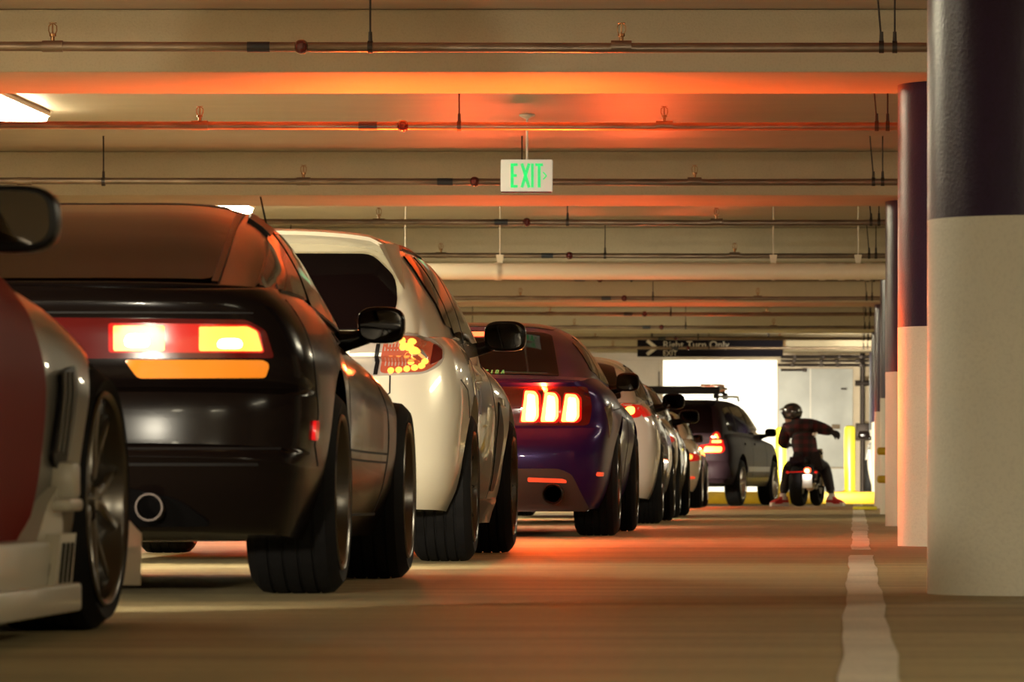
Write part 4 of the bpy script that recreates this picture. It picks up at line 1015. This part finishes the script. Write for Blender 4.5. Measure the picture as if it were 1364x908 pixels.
# clutter of conduits above the far door
for i, (px0, px1, py, w) in enumerate(((1040,1166,475,.03),(1040,1160,480.5,.022),(1036,1166,486,.026),(1040,1075,492.5,.022))):
    d = 90.2; a = P(px0,py,d); b = P(px1,py,d); m = MB(); m.tube([a, b], w, 10)
    for t in ((.15,.45,.62,.85) if i < 3 else (.9,)): m.box(a.lerp(b,t), (.07,.07,.065), 0, .01)
    r = m.build('ceiling_conduit', M['dark_metal'], None); tag(r, ['topmost','second','third','lowest and shortest'][i]+' dark conduit running above the pale grey double door', 'conduit', 'conduits above the grey door')
m = MB(); a = P(1149,470,90.8); b = P(1149,668,90.8); m.tube([b,a], .045, 12); a2 = P(1139,510,90.8); b2 = P(1162,510,90.8); m.tube([a2,b2], .05, 10); m.box(P(1149,575,90.8),(.25,.12,.30),0,.02)
tag(m.build('standpipe', M['dark_metal'], None), 'dark upright pipe with a cross branch right of the grey double door', 'pipe')
m = MB(); a = P(1163,466,86.2); m.box((a.x,86.2,1.2),(.05,.05,2.4),0,.01); tag(m.build('corner_guard', M['white_wall'], None), 'narrow white upright strip beside the far end columns', 'strip')

# ------------------------------------------------------------------ signs
r = empty('exit_sign', P(701.5,234,35.1)); tag(r, 'white EXIT sign with green letters hanging from the ceiling over the cars', 'sign')
W, Hh = .345, .215
m = MB(); m.box((0,0,0),(W,.05,Hh),0,.008); m.build('sign_body', M['sign_white'], r)
m = MB(); m.tube([(.003,0,Hh/2),(.003,0,ZS-r.location.z)], .008, 12); m.lathe([(ZS-r.location.z-.03,.016),(ZS-r.location.z-.012,.05),(ZS-r.location.z-.002,.055)], 20, 'Z', 0, Matrix.Translation((.003,0,0))); m.build('stem', M['fixture'], r)
m = MB(); m.box((0,0,-Hh/2-.004),(W-.01,.045,.010)); m.build('bottom_trim', M['red_fitting'], r)
def letter(name, bars, par, mat, y=-.0275):
    m = MB()
    for (x0,z0,x1,z1,w) in bars:
        v = Vector((x1-x0,0,z1-z0)); L = v.length; ang = math.atan2(v.z, v.x)
        m.box((0,0,0),(L,.006,w),0,0,Matrix.Translation(((x0+x1)/2,y,(z0+z1)/2)) @ Matrix.Rotation(-ang,4,'Y'))
    return m.build(name, mat, par, 30)
t, b_ = .080, -.080
letter('letter_e', [(-.095,b_,-.095,t,.020),(-.104,t-.008,-.058,t-.008,.018),(-.104,0,-.064,0,.018),(-.104,b_+.008,-.058,b_+.008,.018)], r, M['exit_green'])
letter('letter_x', [(-.030,b_,.018,t,.020),(-.030,t,.018,b_,.020)], r, M['exit_green'])
letter('letter_i', [(.040,b_,.040,t,.018)], r, M['exit_green'])
letter('letter_t', [(.085,b_,.085,t-.01,.020),(.060,t-.008,.110,t-.008,.018)], r, M['exit_green'])
letter('chevron', [(.112,.022,.134,-.002,.008),(.112,-.026,.134,-.002,.008)], r, M['exit_green'])
ds = 86.15
a = P(849,475,ds); b = P(1043,448,ds)
r = empty('direction_sign', ((a.x+b.x)/2, ds, (a.z+b.z)/2)); tag(r, 'long dark overhead sign reading Right Turn Only and EXIT above the bright opening', 'sign')
W, Hh = b.x-a.x, b.z-a.z
m = MB(); m.box((0,0,0),(W,.05,Hh),0,.006); m.build('sign_panel', M['sign_black'], r)
k = ds/F
def sx(px): return (px-946)*k
def sz(py): return (461.5-py)*k
text('lettering', 'Right Turn Only', .155, M['sign_letter'], r, (sx(883),-.028,sz(463)), sx=1.06)
text('lettering', 'EXIT', .12, M['sign_letter'], r, (sx(883),-.028,sz(473.5)), sx=.95)
letter('arrow', [(sx(862),sz(453.5),sx(874),sz(463),.055),(sx(862),sz(472),sx(874),sz(463),.055)], r, M['sign_letter'], -.028)
for xx in (-W*.4, W*.4):
    m = MB(); m.box((xx,.0,Hh/2+.03),(.03,.02,.14)); m.build('bracket', M['dark_metal'], r)
# ------------------------------------------------------------------ ceiling lights
def light_fixture(x, y, label, L=2.4, w=.60, lit=True, group='ceiling lights', rot=0, mat=None):
    r = empty('ceiling_light', (x,y,ZS), rot); tag(r, label, 'light', group)
    m = MB(); m.box((0,0,-.018),(w+.03,L+.04,.035),0,.008); m.build('housing', M['fixture'], r)
    m = MB(); n = 5; pr = [(-w/2,-.036),(-w/2+.015,-.075),(-w/4,-.095),(w/4,-.095),(w/2-.015,-.075),(w/2,-.036)]
    m.extrude(pr, -L/2, L/2, 'XZ'); m.build('diffuser', mat or M['tube'], r, 30)
for x_, w_ in ((-4.2,'left'),(-.6,'middle'),(3.0,'right')): light_fixture(x_, -2.6, f'{w_} of three unseen added fill lights behind the viewer', group='added fill lights behind the viewer')  # unseen fill lights, added to brighten the front of the near column
light_fixture(-5.65, 16.4, 'long white fluorescent ceiling light beside the black coupe')
for k in range(-3, 6):
    y = 32.75+11.85*k
    if k < 5 and k != -2: light_fixture(-5.65, y+.85, f'long white fluorescent ceiling light in the left row, bay {k+4}')
    light_fixture(3.9, y, f'long white fluorescent ceiling light hidden beyond the columns, bay {k+4}', mat=M['tube_dim'])
light_fixture(-3.6, 89.6, 'cool fluorescent light over the left part of the end wall', 3.0, .3, rot=PI/2, group='end bay lights', mat=M['tube_cool'])
light_fixture((XA+XB)/2, Y1+2.2, 'bright fluorescent light inside the lobby beyond the opening', 3.4, .5, group='end bay lights', mat=M['tube_cool'])
light_fixture((XA+XB)/2-.6, Y1+2.2, 'second bright fluorescent light inside the lobby beyond the opening', 3.4, .3, group='end bay lights', mat=M['tube_cool'])
# ------------------------------------------------------------------ rider and small motorcycle
M['denim'] = principled('dark trousers cloth', (.016,.013,.014), .85, noise=.3, nscale=40)
M['skin'] = principled('skin', (.42,.24,.16), .5)
M['shoe_red'] = principled('red canvas', (.50,.02,.02), .7)
M['shoe_white'] = principled('white rubber', (.75,.72,.66), .5)
M['sock'] = principled('white sock', (.75,.73,.68), .9)
M['helmet'] = principled('dark grey helmet shell', (.05,.045,.045), .22, coat=1, metal=.3)
M['glove'] = principled('black glove', (.015,.012,.012), .7)
M['hair'] = principled('dark hair', (.02,.014,.01), .8)
def plaid():
    m, nt, b = nm('dark red plaid flannel'); N = nt.nodes; L = nt.links
    tc = N.new('ShaderNodeTexCoord'); sp = N.new('ShaderNodeSeparateXYZ'); L.new(tc.outputs['Object'], sp.inputs[0])
    outs = []
    for ax, f in ((2, 62), (0, 52)):
        mu = N.new('ShaderNodeMath'); mu.operation = 'MULTIPLY'; mu.inputs[1].default_value = f; L.new(sp.outputs[ax], mu.inputs[0])
        si = N.new('ShaderNodeMath'); si.operation = 'SINE'; L.new(mu.outputs[0], si.inputs[0])
        gt = N.new('ShaderNodeMapRange'); gt.inputs[1].default_value = -.25; gt.inputs[2].default_value = .25; L.new(si.outputs[0], gt.inputs[0]); outs.append(gt)
    ad = N.new('ShaderNodeMath'); ad.operation = 'ADD'; L.new(outs[0].outputs[0], ad.inputs[0]); L.new(outs[1].outputs[0], ad.inputs[1])
    mr = N.new('ShaderNodeMath'); mr.operation = 'MULTIPLY'; mr.inputs[1].default_value = .5; L.new(ad.outputs[0], mr.inputs[0])
    r = N.new('ShaderNodeValToRGB'); r.color_ramp.elements[0].color = (.006,.002,.003,1); r.color_ramp.elements[1].color = (.075,.004,.006,1)
    e = r.color_ramp.elements.new(.5); e.color = (.030,.003,.004,1)
    L.new(mr.outputs[0], r.inputs['Fac']); L.new(r.outputs['Color'], b.inputs['Base Color']); b.inputs['Roughness'].default_value = .85
    return m
M['plaid'] = plaid()
def skin(name, nodes, edges, mat, parent, root='pelvis', sub=2):
    me = bpy.data.meshes.new(name); ks = list(nodes)
    me.from_pydata([nodes[k][0] for k in ks], [(ks.index(a), ks.index(b)) for a, b in edges], [])
    o = bpy.data.objects.new(name, me); C.objects.link(o)
    o.modifiers.new('s', 'SKIN'); 
    sv = me.skin_vertices[0].data if me.skin_vertices else None
    if sv is None:
        bm = bmesh.new(); bm.from_mesh(me); bm.verts.layers.skin.verify(); bm.to_mesh(me); bm.free(); sv = me.skin_vertices[0].data
    for i, k in enumerate(ks):
        r = nodes[k][1]; sv[i].radius = r if isinstance(r, tuple) else (r, r); sv[i].use_root = (k == root)
    o.modifiers['s'].use_smooth_shade = True
    sb = o.modifiers.new('d', 'SUBSURF'); sb.levels = sub; sb.render_levels = sub
    dg = bpy.context.evaluated_depsgraph_get(); dg.update()
    m2 = bpy.data.meshes.new_from_object(o.evaluated_get(dg)); bpy.data.objects.remove(o)
    return link(name, m2, mat, parent, 180)
def rider():
    R0 = Vector(P(1070,674,68)); R0.z = 0
    root = empty('person', R0); tag(root, 'person in dark plaid jacket and helmet sitting on a small motorcycle, right arm stretched out', 'person')
    J = lambda px, py, d: Vector(P(px,py,d))-R0
    N = {}
    N['pelvis'] = (J(1074,613,68.20), (.13,.105)); N['spine'] = (J(1073,597,68.27), (.125,.095)); N['chest'] = (J(1068,579,68.38), (.15,.105))
    N['upper'] = (J(1065,568,68.44), (.11,.085)); N['neck'] = (J(1059,560,68.48), .055); N['skull'] = (J(1056,554,68.50), .078); N['crown'] = (J(1055,546,68.50), .072)
    N['shoulder_r'] = (J(1083,567,68.42), .062); N['elbow_r'] = (J(1100,572,68.36), .045); N['wrist_r'] = (J(1108.5,575.2,68.30), .034); N['palm_r'] = (J(1111,576.3,68.29), (.055,.038))
    N['shoulder_l'] = (J(1049,570,68.48), .062); N['elbow_l'] = (J(1042,590,68.54), .046); N['wrist_l'] = (J(1048,592,68.80), .03); N['palm_l'] = (J(1050,592,68.88), (.036,.022))
    N['hip_r'] = (J(1081,615,68.24), .088); N['knee_r'] = (J(1099,622,68.52), .062); N['ankle_r'] = (J(1108,660,68.16), .04); N['heel_r'] = (J(1107,668.5,68.14), .036); N['toe_r'] = (J(1116,670,68.10), (.036,.022))
    N['hip_l'] = (J(1066,615,68.24), .088); N['knee_l'] = (J(1050,623,68.52), .062); N['ankle_l'] = (J(1043,660,68.16), .04); N['heel_l'] = (J(1044,668.5,68.14), .036); N['toe_l'] = (J(1035,670,68.10), (.036,.022))
    E = [('pelvis','spine'),('spine','chest'),('chest','upper'),('upper','neck'),('neck','skull'),('skull','crown')]
    for q in 'rl': E += [('upper','shoulder_'+q),('shoulder_'+q,'elbow_'+q),('elbow_'+q,'wrist_'+q),('wrist_'+q,'palm_'+q),('pelvis','hip_'+q),('hip_'+q,'knee_'+q),('knee_'+q,'ankle_'+q),('ankle_'+q,'heel_'+q),('heel_'+q,'toe_'+q)]
    # fingers: five on each hand
    for q, d0, side in (('r', Vector((.88,0,-.34)).normalized(), Vector((.30,.25,.90))), ('l', Vector((.15,.95,0)).normalized(), Vector((1,0,0)))):
        p0 = N['palm_'+q][0]
        for k, (ln, sp_) in enumerate(((.056,-.033),(.066,-.011),(.062,.011),(.050,.031))):
            b = p0+d0*.03+side*sp_; down = Vector((0,0,-1))
            N[f'f{q}{k}a'] = (b, .0135); N[f'f{q}{k}b'] = (b+d0*ln*.5+down*.008, .0125); N[f'f{q}{k}c'] = (b+d0*ln*.85+down*.030, .011)
            E += [('palm_'+q, f'f{q}{k}a'),(f'f{q}{k}a',f'f{q}{k}b'),(f'f{q}{k}b',f'f{q}{k}c')]
        b = p0-side*.034; N[f't{q}a'] = (b, .011); N[f't{q}b'] = (b+d0*.045-side*.018+Vector((0,0,-.02)), .009)
        E += [('palm_'+q, f't{q}a'),(f't{q}a',f't{q}b')]
    body = skin('body', N, E, M['glove'], root); body['label'] = 'dark gloved body'
    # plaid jacket over torso and arms
    K = {}
    g = lambda k, f=1.0, r=None: (N[k][0], r or (tuple(x*f for x in N[k][1]) if isinstance(N[k][1], tuple) else N[k][1]*f))
    K['pelvis'] = (J(1074.5,613,68.19), (.165,.135)); K['spine'] = g('spine', r=(.175,.135)); K['chest'] = g('chest', r=(.205,.145)); K['upper'] = g('upper', r=(.155,.115)); K['collar'] = (J(1061,562,68.46), .085)
    for q in 'rl':
        K['shoulder_'+q] = g('shoulder_'+q, r=.098); K['elbow_'+q] = g('elbow_'+q, r=.082)
        a, b = N['elbow_'+q][0], N['wrist_'+q][0]; K['cuff_'+q] = (a.lerp(b, 1.06), .062)
    skin('jacket', K, [('pelvis','spine'),('spine','chest'),('chest','upper'),('upper','collar')]+[e for q in 'rl' for e in (('upper','shoulder_'+q),('shoulder_'+q,'elbow_'+q),('elbow_'+q,'cuff_'+q))], M['plaid'], root)
    T = {'pelvis': (J(1074,617,68.20), (.15,.125))}
    for q in 'rl':
        T['hip_'+q] = g('hip_'+q, r=.112); T['knee_'+q] = g('knee_'+q, r=.085); a, b = N['knee_'+q][0], N['ankle_'+q][0]; T['shin_'+q] = (a.lerp(b,.5), .070); T['hem_'+q] = (a.lerp(b,.90), .060)
    skin('trousers', T, [e for q in 'rl' for e in (('pelvis','hip_'+q),('hip_'+q,'knee_'+q),('knee_'+q,'shin_'+q),('shin_'+q,'hem_'+q))], M['denim'], root)
    for sd, q in ((1,'r'),(-1,'l')):
        a = N['ankle_'+q][0]; h = N['heel_'+q][0]; t = N['toe_'+q][0]
        m = MB(); m.tube([a+Vector((0,0,.03)), a, h+Vector((0,0,.02))], [.047,.045,.048], 14); m.build('sock', M['sock'], root)
        z0 = 0.0; c = (h+t)/2; L = .265; ang = math.atan2(t.y-h.y, t.x-h.x)
        Tm = Matrix.Translation((c.x+.01*sd, c.y, 0)) @ Matrix.Rotation(ang, 4, 'Z')
        m = MB(); prof = [(-.13,.0),(-.12,.034),(-.05,.036),(.03,.044),(.09,.048),(.125,.036),(.14,0)]
        outl = prof + [(a_, -b_) for a_, b_ in prof[::-1][1:-1]]
        m.extrude(outl, .001, .048, 'XY', 0, Tm); sole = None
        u = MB(); rows = []
        for (s_, z_, ox) in ((.95,.030,0),(.93,.055,-.004),(.80,.078,-.02),(.52,.100,-.045),(.42,.125,-.06)):
            rows.append([(ox+a_*s_, b_*min(1,s_+.15), z_) for a_, b_ in outl])
        n = len(outl); vs = [p for r_ in rows for p in r_]; fs = []
        for i in range(len(rows)-1):
            for k in range(n): fs.append((i*n+k, i*n+(k+1) % n, (i+1)*n+(k+1) % n, (i+1)*n+k))
        fs += [tuple(range(n))[::-1], tuple((len(rows)-1)*n+k for k in range(n))]
        u.add(vs, fs, 0, Tm); sh = u.build('shoe', M['shoe_red'], root, 50); sh['label'] = 'red canvas shoe'
        so = m.build('sole', M['shoe_white'], sh); so['label'] = 'white rubber sole'
    # open face helmet turned to the left, with goggle strap and peak
    hc = J(1055.2,549.5,68.5); m = MB(); Tm = Matrix.Translation(hc) @ Matrix.Rotation(math.radians(50), 4, 'Z')
    m.ellipsoid((0,0,.005), (.118,.138,.125), 2.15, 32, 22)
    for v in m.v:
        if v.z < -.085: v.z = -.085 + (v.z+.085)*.15
    m.v = [Tm @ v for v in m.v]
    hel = m.build('helmet', M['helmet'], root, 60)
    m = MB(); m.tube([(-.10,.075,-.01),(-.06,.118,.0),(0,.140,.004),(.06,.118,.0),(.10,.075,-.01)], .018, 10, 0, Tm); m.build('goggles', M['black_trim'], hel)
    m = MB(); m.add([(-.085,.10,.062),(.085,.10,.062),(.06,.175,.040),(-.06,.175,.040),(-.085,.10,.050),(.085,.10,.050),(.06,.175,.034),(-.06,.175,.034)], [(0,1,2,3),(7,6,5,4),(0,4,5,1),(1,5,6,2),(2,6,7,3),(3,7,4,0)], 0, Tm); m.build('peak', M['helmet'], hel)
    # face under the helmet rim: nose, mouth, ears on the turned head
    m = MB(); Tf = Matrix.Translation(J(1056,552.5,68.49)) @ Matrix.Rotation(math.radians(50), 4, 'Z')
    m.ellipsoid((0,.035,-.05), (.068,.080,.085), 2.3, 24, 16, 0, Tf); m.ellipsoid((0,.118,-.035), (.012,.016,.024), 2, 12, 8, 0, Tf)
    m.ellipsoid((0,.108,-.082), (.024,.010,.006), 2, 12, 8, 0, Tf); m.ellipsoid((0,.106,-.094), (.020,.010,.006), 2, 12, 8, 0, Tf)
    for sx_ in (-1,1): m.ellipsoid((sx_*.068,.02,-.04), (.010,.020,.032), 2, 10, 8, 0, Tf); m.ellipsoid((sx_*.028,.104,-.012), (.012,.008,.007), 2, 10, 8, 0, Tf)
    f = m.build('face', M['skin'], root, 60)
    # white marks on the jacket
    m = MB()
    for px, py, r in ((1084,578,.020),(1087.5,577,.016),(1086,581,.013)): m.ellipsoid(J(px,py,68.09), (r,.012,r), 2, 12, 8)
    m.build('jacket_emblem', M['shoe_white'], root)
    return root
rider()
def motorcycle():
    x = (1064-VX)*68/F
    root = empty('motorcycle', (x,68,0), -math.radians(11)); tag(root, 'small motorcycle with lit tail lamp and white plate under the plaid jacket rider', 'motorcycle')
    R = .27
    def wheel(w, y):
        m = MB(); m.lathe([(w*.30,R-.09),(w*.5,R-.06),(w*.47,R-.025),(w*.25,R-.004),(0,R),(-w*.25,R-.004),(-w*.47,R-.025),(-w*.5,R-.06),(-w*.30,R-.09)], 48, 'X', closed=True)
        o = m.build('wheel', M['rubber'], root, 40); o.location = (0,y,R)
        m = MB(); m.lathe([(.03,R-.09),(.03,R-.11),(-.03,R-.11),(-.03,R-.09)], 40, 'X', closed=True); m.lathe([(.05,0),(.05,.03),(-.05,.03),(-.05,0)], 20, 'X')
        for k in range(5):
            a = 2*PI*k/5; m.tube([(0,.02*math.cos(a),.02*math.sin(a)),(0,(R-.10)*math.cos(a),(R-.10)*math.sin(a))], [.018,.012], 8)
        m.build('rim', M['dark_rim'], o)
        m = MB(); m.lathe([(.055,.03),(.055,.11),(.05,.11),(.05,.03)], 28, 'X', closed=True); m.build('brake_disc', M['disc'], o)
    wheel(.17,0); wheel(.12,1.18)
    m = MB()
    for sd in (1,-1): m.tube([(sd*.11,0,R),(sd*.10,.22,.30),(sd*.07,.45,.33)], .022, 10)
    m.build('swing_arm', M['dark_metal'], root)
    m = MB(); m.tube([(0,.42,.36),(0,.40,.60),(0,.10,.66)], .025, 10); m.tube([(0,.42,.36),(0,.75,.30),(0,.95,.62),(0,.98,.74)], .025, 10); m.tube([(0,.40,.60),(0,.98,.72)], .028, 10); m.build('frame', M['black_trim'], root)
    m = MB(); m.box((0,.60,.38),(.20,.30,.22),0,.04); m.lathe([(.12,.0),(.12,.07),(-.12,.07),(-.12,0)], 24, 'X', 0, Matrix.Translation((0,.52,.33))); m.tube([(0,.70,.42),(0,.80,.50)], .06, 14); m.build('engine', M['dark_metal'], root)
    m = MB(); m.ellipsoid((0,.66,.64), (.12,.20,.10), 2.6, 28, 16); m.build('fuel_tank', M['paint_plum'], root)
    m = MB(); m.ellipsoid((0,.24,.585), (.12,.30,.050), 3, 28, 14); m.build('seat', M['black_trim'], root)
    m = MB(); m.extrude([(-.20,.58),(-.16,.64),(.10,.61),(.20,.54),(-.05,.52)], -.085, .085, 'YZ'); m.build('tail_section', M['paint_plum'], root)
    m = MB(); m.tube([(.09,.36,.50),(.10,.05,.30)], .012, 8)
    for k in range(7):
        t = k/7; c = Vector((.09,.36,.50)).lerp(Vector((.10,.05,.30)), .12+t*.8); m.lathe([(-.006,.032),(.006,.032)], 16, 'Z', 0, Matrix.Translation(c))
    m.build('shock_spring', M['shoe_red'], root)
    # fender arm, tail lamp and plate set to the right of the tyre
    m = MB(); m.tube([(.05,-.12,.60),(.15,-.22,.50),(.20,-.25,.38)], .012, 8); m.box((.19,-.245,.42),(.13,.012,.24),0,.004); m.build('fender_arm', M['black_trim'], root)
    m = MB(); m.ellipsoid((.165,-.255,.465), (.045,.025,.036), 2.6, 20, 12); tl = m.build('tail_lamp', M['brake_red'], root)
    m = MB(); m.ellipsoid((.165,-.275,.46), (.026,.012,.020), 2.6, 16, 10); m.build('lit_core', M['brake_white'], tl)
    m = MB(); m.box((.165,-.262,.325),(.125,.006,.175),0,.003); m.build('number_plate', M['plate_white'], root)
    for xx in (-.10,.275):
        m = MB(); m.tube([(.165,-.23,.45),(xx,-.23,.44)], .006, 6); m.ellipsoid((xx,-.235,.44), (.022,.028,.018), 2.2, 14, 8); m.build('turn_signal', M['lens_red'], root)
    m = MB(); m.tube([(.13,.60,.26),(.16,.30,.24),(.17,.10,.27)], [.02,.025,.03], 14); m.lathe([(-.26,.052),(-.24,.058),(.12,.058),(.16,.03)], 24, 'Y', 0, Matrix.Translation((.19,.02,.285)) @ Matrix.Rotation(.12,4,'X')); m.build('exhaust', M['chrome'], root)
    m = MB()
    for sd in (1,-1): m.tube([(sd*.085,1.18,R),(sd*.085,1.0,.74)], [.022,.026], 12)
    m.box((0,1.0,.72),(.22,.06,.05),0,.01); m.build('fork', M['chrome'], root)
    m = MB(); m.tube([(-.24,1.02,.70),(-.17,1.02,.73),(-.06,.99,.72),(.06,.93,.72),(.10,.86,.71),(.14,.80,.69)], .012, 10)
    for sd in (1,-1): m.tube([(-.18,1.02,.725),(-.26,1.02,.695)] if sd < 0 else [(.11,.85,.71),(.145,.79,.688)], .019, 10)
    m.build('handlebar', M['black_trim'], root)
    m = MB(); m.ellipsoid((0,1.08,.66), (.09,.07,.08), 2.4, 24, 14); hl = m.build('headlamp_housing', M['black_trim'], root)
    m = MB(); m.lathe([(1.145,.0),(1.145,.06),(1.12,.07)], 24, 'Y', 0, Matrix.Translation((0,0,.66))); m.build('headlamp_lens', M['head_lit'], hl)
    m = MB(); m.box((0,1.22,R+.26),(.12,.40,.012),0,.005); m.build('front_fender', M['paint_plum'], root)
    for sd in (1,-1):
        m = MB(); m.tube([(sd*.10,.50,.26),(sd*.24,.48,.25)], .014, 8); m.build('foot_peg', M['black_trim'], root)
    pl = bpy.data.lights.new('plate_lamp_light', 'POINT'); pl.energy = .8; pl.shadow_soft_size = .01; pl.color = (1,.95,.85)
    po = bpy.data.objects.new('plate_lamp_light', pl); C.objects.link(po); po.parent = root; po.location = (.165,-.31,.43)
    la = bpy.data.lights.new('headlamp_light', 'SPOT'); la.energy = 3000; la.spot_size = .36; la.spot_blend = .7; la.shadow_soft_size = .05; la.color = (1,.95,.82)
    o = bpy.data.objects.new('headlamp_light', la); C.objects.link(o); o.parent = root; o.location = (0,1.2,.66); o.rotation_euler = (PI/2+.0,0,.10)
motorcycle()
EXPOSURE = 0.65
# ------------------------------------------------------------------ world, camera, look
w = bpy.data.worlds.new('World'); SC.world = w; w.use_nodes = True
w.node_tree.nodes['Background'].inputs[0].default_value = (1,.75,.5,1); w.node_tree.nodes['Background'].inputs[1].default_value = .02
cd = bpy.data.cameras.new('camera'); cam = bpy.data.objects.new('camera', cd); C.objects.link(cam)
cam.location = (0,0,HC); cam.rotation_euler = (PI/2,0,0)
cd.sensor_width = 36; cd.lens = F/1364*36; cd.shift_x = (682-VX)/1364; cd.shift_y = (VY-454)/1364
cd.clip_start = .1; cd.clip_end = 300
cd.dof.use_dof = True; cd.dof.focus_distance = 26; cd.dof.aperture_fstop = cd.lens/16
SC.camera = cam
SC.view_settings.view_transform = 'Standard'; SC.view_settings.look = 'None'; SC.view_settings.gamma = 1; SC.view_settings.use_curve_mapping = False
SC.view_settings.exposure = EXPOSURE
SC.cycles.use_denoising = True
SC.cycles.max_bounces = 8; SC.cycles.diffuse_bounces = 4; SC.cycles.glossy_bounces = 4; SC.cycles.sample_clamp_indirect = 6; SC.cycles.sample_clamp_direct = 0
